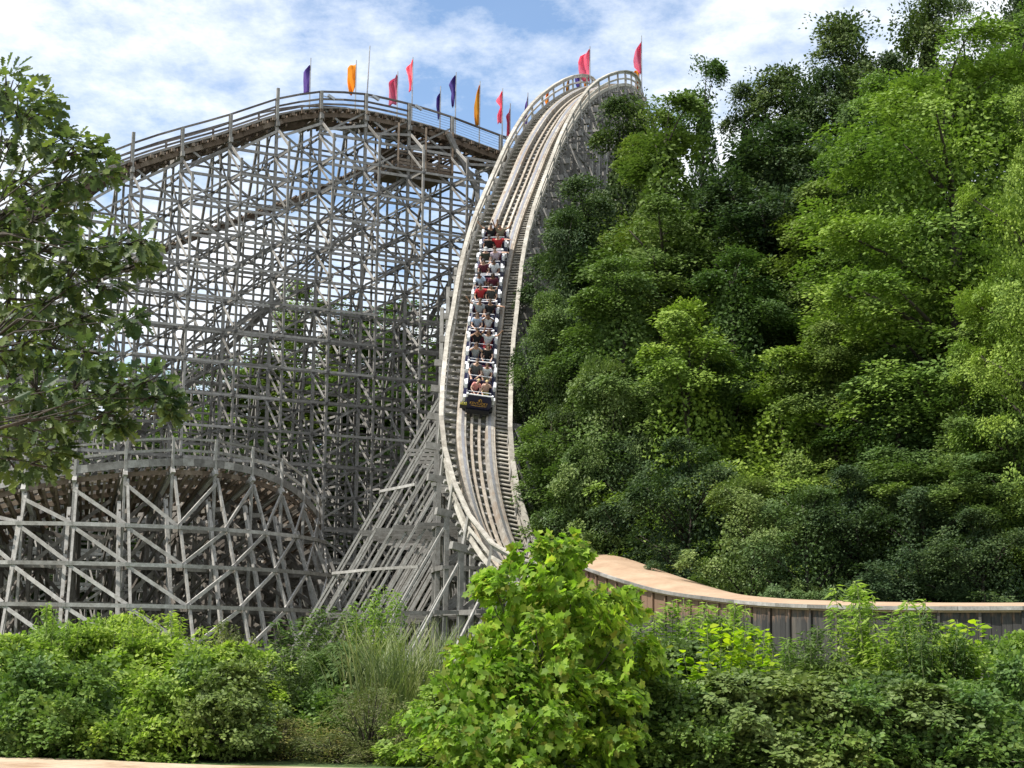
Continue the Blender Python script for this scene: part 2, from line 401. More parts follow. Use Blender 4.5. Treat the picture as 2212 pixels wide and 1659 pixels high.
# small lamps on the handrail
for i in (8, 9, 10, 12):
    b_ = MB(); s = posts[i] + .1; z = zdeck(s) + .95 if i != 8 else zdeck(s) + .8
    b_.beam(HP(s, -.1, z), HP(s + .45, -.1, z - .05), .05, .05); b_.beam(HP(s + .3, -.1, z + .1), HP(s + .75, -.1, z - .1), .18, .16)
    hb(b_, 'lamp', M['galv'])
# service platform under the track
b_ = MB(); sa, sb = hs(PL(856, 350)), hs(PL(973, 358))
zf = PL(910, 372).z
b_.box((0, 0, 0), (sb - sa, 3.4, .14), Matrix.Translation(HP((sa + sb) / 2, 1.5, zf)) @ Matrix.Rotation(math.atan2(Tn.y, Tn.x), 4, 'Z'))
for o in (-.2, 3.2):
    for h_ in (.12, .34, .56, .95, 1.15): b_.beam(HP(sa, o, zf + h_), HP(sb, o, zf + h_), .06, .17 if h_ < .6 else .1)
for s in (sa, sb):
    for h_ in (.12, .34, .56, .95, 1.15): b_.beam(HP(s, -.2, zf + h_), HP(s, 3.2, zf + h_), .06, .17 if h_ < .6 else .1)
for k in range(5):
    s = sa + (sb - sa) * k / 4
    for o in (-.28, 3.28): b_.beam(HP(s, o, zf - .2), HP(s, o, zf + (1.3 if k % 2 else 2.9)), .12, .12)
for k in range(7):
    s = sa + (sb - sa) * (k + .5) / 7; b_.beam(HP(s, .2, zf + 1.6 + (k % 2) * .4), HP(s, 2.9, zf + 1.6 + (k % 2) * .4), .25, .12)
b_.beam(HP(sa, 2.8, zf + 1.7), HP(sb, 2.8, zf + 1.7), .08, .8)
hb(b_, 'service_platform', M['timber_dark'])
# the inner track climbing behind the face
innr = [(-60, 700), (60, 655), (200, 602), (300, 560), (377, 522), (470, 484), (548, 458), (685, 408), (794, 356), (868, 330)]
q = [PL(u, v, 6.5) for u, v in innr]; iS = [hs(p) for p in q]; iZ = [p.z for p in q]
iz = smooth_interp(iS, iZ, .5, 2); ig = np.arange(iS[0], iS[-1], .62)
b_ = MB()
for s in ig: b_.beam(HP(s, 6.3 - rr.random() * .2, iz(s)), HP(s, 9, iz(s)), .12, .12)
for o in (6.5, 7.2, 8.2, 8.8):
    for a, c_ in zip(ig[:-1:2], ig[2::2]): b_.beam(HP(a, o, iz(a) - .2), HP(c_ + .05, o, iz(c_) - .16), .1, .16)
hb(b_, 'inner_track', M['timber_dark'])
# ------------------------------------------------------------ the low banked turn, bottom left
TC = Vector((-21.6, 85.6, 0)); TR = 11.7
turn = tag(empty('coaster_turn', TC), 'low banked timber coaster turn with rusty brown underside, at the bottom left behind the bushes', 'roller coaster turn')
vt = [(-44, 1140), (-22, 1095), (-8, 1060), (0, 1040), (11, 1020), (22, 1008), (33, 1003), (44, 1009), (55, 1026), (66, 1054), (77, 1090), (88, 1122), (110, 1160), (130, 1180)]
def TPt(ph, r, z): a = RAD(ph); return Vector((r * math.sin(a), -r * math.cos(a), z))     # in the turn's own space
_tz = []
for ph, v in vt:
    p = TPt(ph, TR, 0) + TC; u = px(p)[0]; _tz.append(P(u, v, p.y).z)
tzf = smooth_interp([a for a, _ in vt], _tz, 1.0, 3)
BK = RAD(32)
def TD(ph, w_, dz=0):                  # w_ = 0 outer edge .. 3 inner edge on the banked deck
    return TPt(ph, TR - w_ * math.cos(BK), tzf(ph) - w_ * math.sin(BK) + dz)
phs = [-38 + 10.9 * i for i in range(16)]
phs = [p - (phs[3] + 5.3) - 0 for p in phs]
phs = [-44, -33, -22, -11, 0, 10.6, 21.2, 31.6, 42, 52.5, 63, 74, 86, 99, 113, 127]
TL = [6.85, 5.1, 3.3, 1.5]
BAT = .42
tr_ = random.Random(5)
for i, ph in enumerate(phs):
    zt = tzf(ph); b_ = MB()
    rad = TPt(ph, 1, 0).normalized(); tan = Vector((math.cos(RAD(ph)), math.sin(RAD(ph)), 0))
    b_.beam(TPt(ph, TR + .12, 0 if ph < 5 else 0), TPt(ph, TR + .12, zt + 1.25), .11, .13, rad)
    top = zt - .55
    b_.beam(TPt(ph + .6, TR + .12, top), TPt(ph + .6, TR + .12 + BAT * top, 0), .11, .14, rad)
    b_.beam(TPt(ph - .9, TR - .1, top - 1), TPt(ph - .9, TR + .1 + BAT * (top - 1) * .6, 0), .16, .16, rad)
    fr_ = b_; b_ = MB()
    for r_ in (TR - 1.4, TR - 2.8, TR - 4.6, TR - 6.4):
        zz = zt - (TR - r_) * math.tan(BK) - .5 if r_ > TR - 3 else zt - 1.9 - (TR - r_ - 2.8) * 1.6
        if zz > 1: b_.beam(TPt(ph, r_, 0), TPt(ph, r_, zz), .17, .17, rad)
    if zt > 3: b_.beam(TPt(ph + .8, TR - 2.8, zt - 2), TPt(ph + .8, TR - 6.6, 0), .15, .17, rad)
    for k, z in enumerate(TL + [zt - 1.9]):
        if z > zt - 1.5: continue
        b_.beam(TPt(ph + .5, TR + .2 + BAT * max(0, top - z), z - .1), TPt(ph + .5, TR - 5.5, z - .1), .09, .2)
        b_.beam(TPt(ph - .8, TR + .1, z - .1), TPt(ph - .8, TR - 2.8, z + 1.55), .08, .17)
        b_.beam(TPt(ph - 1.0, TR - 2.8, z - .1), TPt(ph - 1.0, TR + .1, z + 1.5), .08, .17)
        b_.beam(TPt(ph - .8, TR + .1 + BAT * max(0, top - z) * .9, z - 1.7), TPt(ph - .8, TR - 1.4, z), .08, .17)
        b_.beam(TPt(ph - .8, TR - 5.6, z - 1.6), TPt(ph - .8, TR - 2.8, z), .08, .17)
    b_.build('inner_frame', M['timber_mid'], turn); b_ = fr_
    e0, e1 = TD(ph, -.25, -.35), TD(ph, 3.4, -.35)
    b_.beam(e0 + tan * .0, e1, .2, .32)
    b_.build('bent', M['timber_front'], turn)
for k, z in enumerate(TL):             # ring ledgers, front ones broad and pale
    b_ = MB()
    for a, c_ in zip(phs[:-1], phs[1:]):
        ra = TR + .28 + BAT * max(0, tzf(a) - .55 - z); rc = TR + .28 + BAT * max(0, tzf(c_) - .55 - z)
        b_.beam(TPt(a - .3, ra, z), TPt(c_ + .3, rc, z), .07, .17) if z < min(tzf(a), tzf(c_)) - .9 else None
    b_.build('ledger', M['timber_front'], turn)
    for r_ in (TR, TR - 1.4, TR - 2.9, TR - 4.7):
        b_ = MB()
        for a, c_ in zip(phs[:-1], phs[1:]):
            if z > min(tzf(a), tzf(c_)) - 1.9: continue
            b_.beam(TPt(a - .3, r_, z - .05 + (.2 if r_ < TR else 0)), TPt(c_ + .3, r_, z - .05 + (.2 if r_ < TR else 0)), .08, .18)
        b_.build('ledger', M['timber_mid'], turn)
for i, (a, c_) in enumerate(zip(phs[:-1], phs[1:])):     # single braces in the left bays, V braces to the right
    b_ = MB(); ib_ = MB()
    hz = [tzf(a) - .7] + TL + [0.05]
    hz = [h_ for i_, h_ in enumerate(hz) if i_ == 0 or h_ < hz[0] - .4]
    for z1, z0 in zip(hz[:-1], hz[1:]):
        f = lambda ph, z: TPt(ph, TR + .16 + BAT * max(0, tzf(ph) - .55 - z), z)
        if a < 31: b_.beam(f(a, z1 - .05), f(c_, z0 + .05), .07, .16)
        else: b_.beam(f(c_, z1 - .05), f(a, z0 + .05), .07, .16)
        if tr_.random() < .6: ib_.beam(TPt(a, TR - 2.8, z1 - .05), TPt(c_, TR - 2.8, z0), .08, .17)
        if tr_.random() < .6: ib_.beam(TPt(c_, TR - 1.4, z1 - .05), TPt(a, TR - 1.4, z0), .08, .17)
        if tr_.random() < .5: ib_.beam(TPt(c_, TR - 4.7, min(z1, tzf(c_) - 3)), TPt(a, TR - 4.7, z0), .08, .17)
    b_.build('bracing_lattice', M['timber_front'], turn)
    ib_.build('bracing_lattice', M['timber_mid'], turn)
pg = np.arange(phs[0], phs[-1], 2.6)
b_ = MB()
for ph in pg: b_.beam(TD(ph, -.1, -.12), TD(ph, 3.25, -.12), .17, .17)
for w_ in (.1, .85, 1.5, 2.2, 3.0):
    for a, c_ in zip(pg[:-1], pg[1:]): b_.beam(TD(a, w_, -.28), TD(c_, w_, -.28), .12, .22)
for ph in pg[::1]: b_.beam(TD(ph + 1.2, .0, -.46), TD(ph + 1.2, 3.1, -.46), .1, .14)
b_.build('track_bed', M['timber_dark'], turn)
b_ = MB()
for a, c_ in zip(pg[:-1], pg[1:]):
    b_.beam(TD(a, -.12, .05), TD(c_, -.12, .05), .07, .34); b_.beam(TD(a, .05, .16), TD(c_, .05, .16), .28, .06)
b_.build('edge_board', M['timber'], turn)
for w_ in (.95, 2.1):
    b_ = MB()
    for a, c_ in zip(pg[:-1], pg[1:]): b_.beam(TD(a, w_, .12), TD(c_, w_, .12), .3, .26)
    b_.build('running_rail', M['rail_wood'], turn)
b_ = MB()
for a, c_ in zip(phs[:-1], phs[1:]):
    b_.beam(TD(a, -.1, 1.15), TD(c_, -.1, 1.15), .09, .1); b_.beam(TD(a, -.1, .62), TD(c_, -.1, .62), .06, .12)
hr = b_.build('handrail', M['timber_front'], turn)
b_ = MB()
for a, c_ in zip(phs[:-1], phs[1:]): b_.beam(TD(a, 3.3, 1.0), TD(c_, 3.3, 1.0), .09, .1); b_.beam(TD(a, 3.3, 0), TD(a, 3.3, 1.05), .1, .1)
b_.build('handrail', M['timber_front'], turn)
# the outermost stub strut that stands on the grass
# ------------------------------------------------------------ the first drop
drp = tag(empty('coaster_drop', (0, 75, 0)), 'steep timber coaster drop from the central crest, with pale handrails and treads', 'roller coaster drop')
DO = drp.location.copy()
cl_ = [(1350, 470, 137), (1348, 370, 132), (1346, 292, 126), (1343, 242, 121), (1337, 210, 116), (1324, 193, 112), (1303, 188, 108.5), (1277, 194, 105.5), (1249, 208, 103), (1222, 229, 101), (1199, 256, 99), (1176, 292, 96.5), (1153, 336, 94), (1133, 386, 91.7), (1104, 456, 88.6), (1083, 515, 86.2), (1068, 575, 83.8), (1056, 640, 81.5), (1049, 702, 79.4), (1038, 765, 77.5), (1033, 830, 75.7), (1029, 888, 74.2), (1026, 950, 72.7), (1031, 1019, 71.2), (1044, 1088, 69.8), (1065, 1157, 68.5), (1088, 1203, 67.5), (1114, 1243, 66.6), (1160, 1277, 65.3), (1215, 1297, 63.7), (1275, 1310, 62.0), (1340, 1318, 60.0)]
ctrl = [P(*a) for a in cl_]
def catmull(p, n=8):
    out_ = []
    for i in range(len(p) - 1):
        a, b0, c0, d0 = p[max(i - 1, 0)], p[i], p[i + 1], p[min(i + 2, len(p) - 1)]
        for k in range(n):
            t = k / n
            out_.append(.5 * ((2 * b0) + (c0 - a) * t + (2 * a - 5 * b0 + 4 * c0 - d0) * t * t + (3 * b0 - a - 3 * c0 + d0) * t ** 3))
    out_.append(p[-1]); return out_
raw = np.array([tuple(p) for p in catmull(ctrl)])
for _ in range(14): raw[1:-1] = (raw[:-2] + 2 * raw[1:-1] + raw[2:]) / 4
cum = np.concatenate([[0], np.cumsum(np.linalg.norm(np.diff(raw, axis=0), axis=1))])
DL = float(cum[-1])
def cpos(s): return Vector([float(np.interp(s, cum, raw[:, k])) for k in range(3)])
svs = np.linspace(0, DL, 400); vvs = [px(cpos(s))[1] for s in svs]
def s_at_v(v):                           # on the way down, below the crest
    best = min((abs(vv - v), s) for vv, s in zip(vvs, svs) if s > DL * .25); return best[1]
sb0, sb1, sb2, sb3 = s_at_v(680), s_at_v(867), s_at_v(1000), s_at_v(1200)
def bank(s): return RAD(float(np.interp(s, [sb0, sb1, sb2, sb3, DL], [0, 8, 11, 15, 12])))
def frame(s):
    T = (cpos(min(s + .4, DL)) - cpos(max(s - .4, 0))).normalized()
    Lh = Vector((-T.y, T.x, 0)).normalized(); Nn = T.cross(Lh).normalized(); b0 = bank(s)
    Lb = Lh * math.cos(b0) - Nn * math.sin(b0); Nb = Nn * math.cos(b0) + Lh * math.sin(b0)
    return cpos(s), T, Lb, Nb, Lh
FR = {}
def DP(s, x, n, up=0.0):                 # lateral x, height n above the deck along its normal, plus a vertical rise
    k = round(s, 3)
    if k not in FR: FR[k] = frame(s)
    c0, T, Lb, Nb, Lh = FR[k]
    return c0 + Lb * x + Nb * n + Vector((0, 0, up)) - DO
SG = list(np.arange(0, DL, .5))
def strip(x, n, w_, h_, name, mat, s0=0, s1=None, parent=drp, up=0.0):
    b_ = MB(); s1 = DL if s1 is None else s1; rings = []; cut_ = int(abs(x) * 37 + n * 50) % 7
    for s in SG:
        if s < s0 or s > s1: continue
        c0, T, Lb, Nb, Lh = frame(s); o = DP(s, x, n, up)
        rings.append([o - Lb * w_ / 2 - Nb * h_ / 2, o + Lb * w_ / 2 - Nb * h_ / 2, o + Lb * w_ / 2 + Nb * h_ / 2, o - Lb * w_ / 2 + Nb * h_ / 2])
    i0 = 0
    while i0 < len(rings) - 1:
        i1 = min(len(rings) - 1, i0 + 7 + cut_ % 3 if i0 else cut_ + 2); b_.loft(rings[i0:i1 + 1], True); i0 = i1
    return b_.build(name, mat, parent)
for x in (-.62, .62):
    rl = strip(x, .04, .34, .3, 'running_rail', M['rail_wood'])
    strip(x - .02 * (1 if x > 0 else -1), .195, .13, .012, 'steel_strip', M['steel'], parent=rl)
    strip(x + (.205 if x > 0 else -.205), .0, .07, .34, 'guard_board', M['track_wood'], parent=rl)
for x in (-.17, .17): strip(x, -.02, .11, .1, 'inner_board', M['track_wood'])
b_ = MB(); kk = 0
for s in np.arange(0, DL, .55):
    b_.beam(DP(s, -1.55, -.18), DP(s, 1.62, -.18), .12, .16, DP(s, 0, 1) - DP(s, 0, 0))
b_.build('cross_ties', M['timber_front'], drp)
for sx in (-1, 1):                        # walkways of treads
    b_ = MB()
    x0, x1 = (.93, 1.5) if sx > 0 else (-1.45, -.93)
    for s in np.arange(.15, DL, .275 if sx > 0 else .55):
        p0, p1 = DP(s, x0, -.02), DP(s, x1, -.02); T = (DP(s + .1, 0, 0) - DP(s, 0, 0)).normalized()
        stp = Vector((T.x, T.y, T.z * .35)).normalized()
        hz = stp.cross(p1 - p0).normalized()
        b_.beam(p0, p1, .22, .045, hz if hz.z > 0 else -hz)
    b_.build('walkway_tread', M['rail_light'], drp)
    strip(x1 if sx > 0 else x0, .06, .06, .2, 'walkway_board', M['rail_light'])
PSP = [float(s) for s in np.arange(.6, DL, 2.25)]
for sx in (-1, 1):
    x = 1.55 * sx; b_ = MB()
    for a, c_ in zip(PSP[:-1], PSP[1:]):
        b_.beam(DP(a, x, 0, 1.05), DP(c_, x, 0, 1.05), .20, .07); b_.beam(DP(a, x - .05 * sx, 0, .93), DP(c_, x - .05 * sx, 0, .93), .05, .16)
        b_.beam(DP(a, x, 0, .5), DP(c_, x, 0, .5), .06, .12)
    hr = b_.build('handrail', M['rail_light'], drp)
    for a in PSP:
        b_ = MB(); b_.beam(DP(a, x, -.5), DP(a, x, 0, 1.02), .12, .12); b_.build('post', M['timber_front'], hr)
# bents
bs = []; s = .6
while s < DL - 2.5:
    bs.append(s); s += 2.25 * 1.0 if True else 0
LV = [1.2 + 1.87 * i for i in range(20)]
dr = random.Random(11)
legs_out = []
for i, s in enumerate(bs):
    c0, T, Lb, Nb, Lh = frame(s); z = c0.z; b_ = MB()
    Tp = Vector((T.x, T.y, 0)).normalized()
    G = lambda x, zz: Vector((c0.x, c0.y, 0)) + Lh * x + Vector((0, 0, zz)) - DO
    e = lambda x: z - x * math.sin(bank(s)) - .55
    b_.beam(DP(s, -2.15, -.42), DP(s, 2.1, -.42), .26, .3)
    xs_ = [-1.7, -.6, .6, 1.7] + ([2.7, -2.7] if z > 20 else [])
    for x in xs_: b_.beam(G(x, 0), G(x, e(x) if abs(x) < 2 else z - 2.2), .19, .19, Tp)
    ltop = min(z - .6, 13.2 + .08 * max(0, 74 - c0.y)); 
    lfx = 1.8 + .56 * ltop
    lg_ = MB()
    for q_ in range(3):
        zt = ltop - q_ * 2.5
        if zt > 1.5:
            lg_.beam(G(-1.8, zt), G(-1.8 - .56 * zt, 0), .09, .13, Tp)
    legs_out.append((s, ltop))
    rt = min(z - .6, 19)
    for q_ in range(2):
        zt = rt - q_ * 3
        if zt > 2: b_.beam(G(1.8, zt), G(1.8 + .33 * zt, 0), .14, .2, Tp)
    if z > 24:
        b_.beam(G(1.8, z - 3), G(5.0, z - 13), .14, .2, Tp)
    for k, zz in enumerate(LV):
        if zz > z - 1: break
        le = 1.8 + .56 * max(0, ltop - zz); re = 1.8 + .33 * max(0, rt - zz)
        le = max(le if k % 2 else 1.9, 1.9); re = max(re, 2.8 if z > 20 else 1.9)
        b_.beam(G(-le, zz) + Tp * .14, G(re, zz) + Tp * .14, .08, .14)
        if zz + 1.87 < z:
            b_.beam(G(-1.7, zz) - Tp * .13, G(.6, zz + 1.87) - Tp * .13, .08, .18)
            b_.beam(G(1.7, zz) - Tp * .13, G(-.6, zz + 1.87) - Tp * .13, .08, .18)
            if z > 20: b_.beam(G(2.7, zz) - Tp * .13, G(1.7, zz + 1.87) - Tp * .13, .08, .18)
    b_.build('bent', M['timber'], drp)
    if lg_.v: lg_.build('raking_leg', M['timber_front'], drp)
for k, zz in enumerate(LV[:19]):          # long ledgers on both faces, one part a level
    for sx in (-1, 1):
        b_ = MB()
        for a, c_ in zip(bs[:-1], bs[1:]):
            fa, fc = frame(a), frame(c_)
            if zz > min(fa[0].z, fc[0].z) - .8: continue
            pa = Vector((fa[0].x, fa[0].y, zz)) + fa[4] * 1.8 * sx - DO; pc = Vector((fc[0].x, fc[0].y, zz)) + fc[4] * 1.8 * sx - DO
            b_.beam(pa, pc, .09, .2)
        if b_.v: b_.build('ledger', M['timber'], drp)
    if k % 2 == 0 and zz < 12:
        b_ = MB()
        for (a, la), (c_, lc) in zip(legs_out[:-1], legs_out[1:]):
            fa, fc = frame(a), frame(c_)
            if zz > min(la, lc) - .3 or fa[0].y > 84: continue
            pa = Vector((fa[0].x, fa[0].y, zz)) - fa[4] * (1.95 + .56 * (la - zz)) - DO; pc = Vector((fc[0].x, fc[0].y, zz)) - fc[4] * (1.95 + .56 * (lc - zz)) - DO
            b_.beam(pa, pc, .07, .12)
        if b_.v: b_.build('ledger', M['timber_front'], drp)
b_ = MB()
for (a, la), (c_, lc) in zip(legs_out[:-1], legs_out[1:]):
    fa, fc = frame(a), frame(c_)
    for zz in LV[:14]:
        if zz + 1.87 < min(fa[0].z, fc[0].z) - 1 and dr.random() < .7:
            for sx in (-1, 1):
                pa = Vector((fa[0].x, fa[0].y, zz)) + fa[4] * 1.62 * sx - DO; pc = Vector((fc[0].x, fc[0].y, zz + 1.87)) + fc[4] * 1.62 * sx - DO
                b_.beam(pa, pc, .08, .17)
b_.build('bracing_lattice', M['timber'], drp)
# ------------------------------------------------------------ people
def skin_mesh(name, joints, links_, rad, root=0, sub=1):
    me = bpy.data.meshes.new(name); me.from_pydata([tuple(j) for j in joints], links_, [])
    o = bpy.data.objects.new(name, me); C.objects.link(o)
    sk = o.modifiers.new('skin', 'SKIN'); sk.use_smooth_shade = True
    for i, r in enumerate(rad):
        d = me.skin_vertices[0].data[i]; r = r if isinstance(r, tuple) else (r, r); d.radius = r; d.use_root = (i == root)
    ss = o.modifiers.new('sub', 'SUBSURF'); ss.levels = sub; ss.render_levels = sub
    bpy.context.view_layer.update()
    dg = bpy.context.evaluated_depsgraph_get()
    out_ = bpy.data.meshes.new_from_object(o.evaluated_get(dg)); out_.name = name
    bpy.data.objects.remove(o); bpy.data.meshes.remove(me)
    out_.polygons.foreach_set('use_smooth', [True] * len(out_.polygons))
    return out_
SKINS = {k: plain('skin_' + k, c_, .55, 0, .06) for k, c_ in {'fair': (.62, .40, .30), 'tan': (.46, .27, .18), 'brown': (.20, .11, .07)}.items()}
HAIRS = {k: plain('hair_' + k, c_, .6) for k, c_ in {'black': (.02, .016, .014), 'brown': (.07, .04, .025), 'blond': (.50, .38, .18), 'cap': (.38, .39, .38)}.items()}
CLOTH = {k: plain('shirt_' + k, c_, .85) for k, c_ in {'grey': (.10, .105, .11), 'lightgrey': (.33, .35, .37), 'white': (.66, .67, .70), 'pink': (.62, .25, .22), 'yellow': (.36, .33, .10), 'black': (.02, .02, .022), 'blue': (.34, .41, .52), 'red': (.42, .03, .035), 'maroon': (.11, .02, .035), 'lilac': (.47, .38, .44), 'darkgrey': (.07, .075, .07), 'camo': (.045, .05, .035), 'denim': (.04, .05, .09), 'khaki': (.22, .19, .13), 'salmon': (.55, .35, .28)}.items()}
ARMS = {'bar': ((.25, -.10, .33), (.17, -.36, .27)), 'bar2': ((.24, -.14, .31), (.06, -.38, .27)), 'up': ((.27, .0, .80), (.30, -.06, 1.03)), 'wide': ((.40, -.02, .66), (.52, -.05, .88)),
        'face': ((.27, -.17, .58), (.09, -.20, .76)), 'flat': ((.40, -.02, .60), (.55, -.16, .66))}
EYE = plain('eye_dark', (.015, .012, .012), .3)
def make_person(parent_M, size, pose, skin, hair, shirt, shorts, label, long_hair=False, lean=0.0, turn_=0.0):
    root = empty('person', mat=parent_M @ Matrix.Rotation(lean, 4, 'Y') @ Matrix.Rotation(turn_, 4, 'Z') @ Matrix.Scale(size, 4))
    tag(root, label, 'person', 'riders in the coaster train')
    J = [(0, 0, .10), (0, .03, .32), (0, .035, .50), (0, .02, .62), (0, .0, .70), (0, -.012, .785), (0, .0, .865), (0, -.112, .77)]
    Rr = [(.13, .10), (.13, .10), (.15, .105), .056, .066, (.083, .098), (.06, .072), .012]
    E = [(0, 1), (1, 2), (2, 3), (3, 4), (4, 5), (5, 6), (5, 7)]
    def add(p, r, par): J.append(p); Rr.append(r); E.append((par, len(J) - 1)); return len(J) - 1
    idx = {}
    for sx, ps in ((-1, pose[0]), (1, pose[1])):
        el_, wr = ARMS[ps]; el_ = Vector((el_[0] * sx, el_[1], el_[2])); wr = Vector((wr[0] * sx, wr[1], wr[2]))
        sh = add((.165 * sx, .035, .555), .058, 2); e1 = add(tuple(el_), .040, sh); w1 = add(tuple(wr), .026, e1)
        d = (wr - el_).normalized(); side = d.cross(Vector((0, -1, .2))).normalized(); pal = wr + d * .055; nrm_ = side.cross(d).normalized()
        p1 = add(tuple(pal), (.030, .020), w1); idx[sx] = (sh, e1, w1)
        for k, ln in enumerate((.062, .074, .070, .054)):
            b0 = pal + side * (-.026 + .0175 * k) + d * .03; m0 = b0 + d * ln * .55 + nrm_ * .012; t0 = m0 + d * ln * .4 + nrm_ * .026
            a0 = add(tuple(b0), .0095, p1); a1 = add(tuple(m0), .009, a0); add(tuple(t0), .0075, a1)
        t1 = add(tuple(wr + d * .04 - side * .038 + nrm_ * .008), .0105, w1); add(tuple(wr + d * .078 - side * .058 + nrm_ * .02), .0085, t1)
        hp = add((.09 * sx, -.03, .085), .085, 0); kn = add((.12 * sx, -.42, .13), .06, hp); an = add((.11 * sx, -.46, -.24), .038, kn); add((.11 * sx, -.60, -.30), .032, an)
    body = skin_mesh('person_body', J, E, Rr)
    body.materials.append(SKINS[skin]); body.materials.append(EYE)
    bo = bpy.data.objects.new('body', body); C.objects.link(bo); bo.parent = root
    import bmesh
    bm = bmesh.new(); bm.from_mesh(body)
    for ex, ez, sx_, sz in ((-.033, .80, .014, .008), (.033, .80, .014, .008), (0, .735, .026, .007)):
        r_ = bmesh.ops.create_cube(bm, size=1, matrix=Matrix.Translation((ex, -.098 + (.012 if ez < .75 else 0), ez)) @ Matrix.Diagonal((sx_ * 2, .02, sz * 2, 1)))
        for f in {f for v in r_['verts'] for f in v.link_faces}: f.material_index = 1
    for sx in (-1, 1): bmesh.ops.create_icosphere(bm, subdivisions=1, radius=.02, matrix=Matrix.Translation((.088 * sx, 0, .78)) @ Matrix.Diagonal((.5, .9, 1.4, 1)))
    bm.to_mesh(body); bm.free()
    tj = [(0, .0, .06), (0, .03, .30), (0, .035, .47), (0, .03, .565)]; tr = [(.155, .125), (.152, .122), (.172, .128), (.085, .08)]; te = [(0, 1), (1, 2), (2, 3)]
    for sx in (-1, 1):
        sh, e1, w1 = idx[sx]; a = Vector(J[sh]); b0 = a.lerp(Vector(J[e1]), .62); tj += [tuple(a), tuple(b0)]; tr += [.074, .064]; te += [(2, len(tj) - 2), (len(tj) - 2, len(tj) - 1)]
    shm = skin_mesh('shirt', tj, te, tr); shm.materials.append(CLOTH[shirt]); so = bpy.data.objects.new('shirt', shm); C.objects.link(so); so.parent = root
    pj = [(0, 0, .08)]; pr_ = [(.15, .125)]; pe = []
    for sx in (-1, 1): pj += [(.095 * sx, -.04, .09), (.12 * sx, -.36, .132)]; pr_ += [.10, .082]; pe += [(0, len(pj) - 2), (len(pj) - 2, len(pj) - 1)]
    pm = skin_mesh('shorts', pj, pe, pr_); pm.materials.append(CLOTH[shorts]); po = bpy.data.objects.new('shorts', pm); C.objects.link(po); po.parent = root
    hbm = MB(); rings = []
    for i in range(9):
        th = math.pi * .02 + (math.pi * (.62 if not long_hair else .66)) * i / 8; ring = []
        for j in range(16):
            ph = 2 * math.pi * j / 16; fx = math.cos(ph); fy = math.sin(ph); t2 = th
            if fy < -.35: t2 = min(th, 1.05 + .25 * (1 + fy))
            r_ = 1 + .03 * math.sin(5 * ph + 3 * th)
            x, y, z_ = .094 * math.sin(t2) * fx * r_, .108 * math.sin(t2) * fy * r_ + .006, .100 * math.cos(t2) * r_ + .803
            if long_hair and th > 1.5 and fy > -.3: z_ -= (th - 1.5) * .42; y += .02
            ring.append((x, y, z_))
        rings.append(ring)
    hbm.loft(rings, True)
    if hair == 'cap': hbm.box((0, -.15, .825), (.15, .13, .012))
    hbm.build('hair' if hair != 'cap' else 'cap', HAIRS[hair], root, True)
    return root

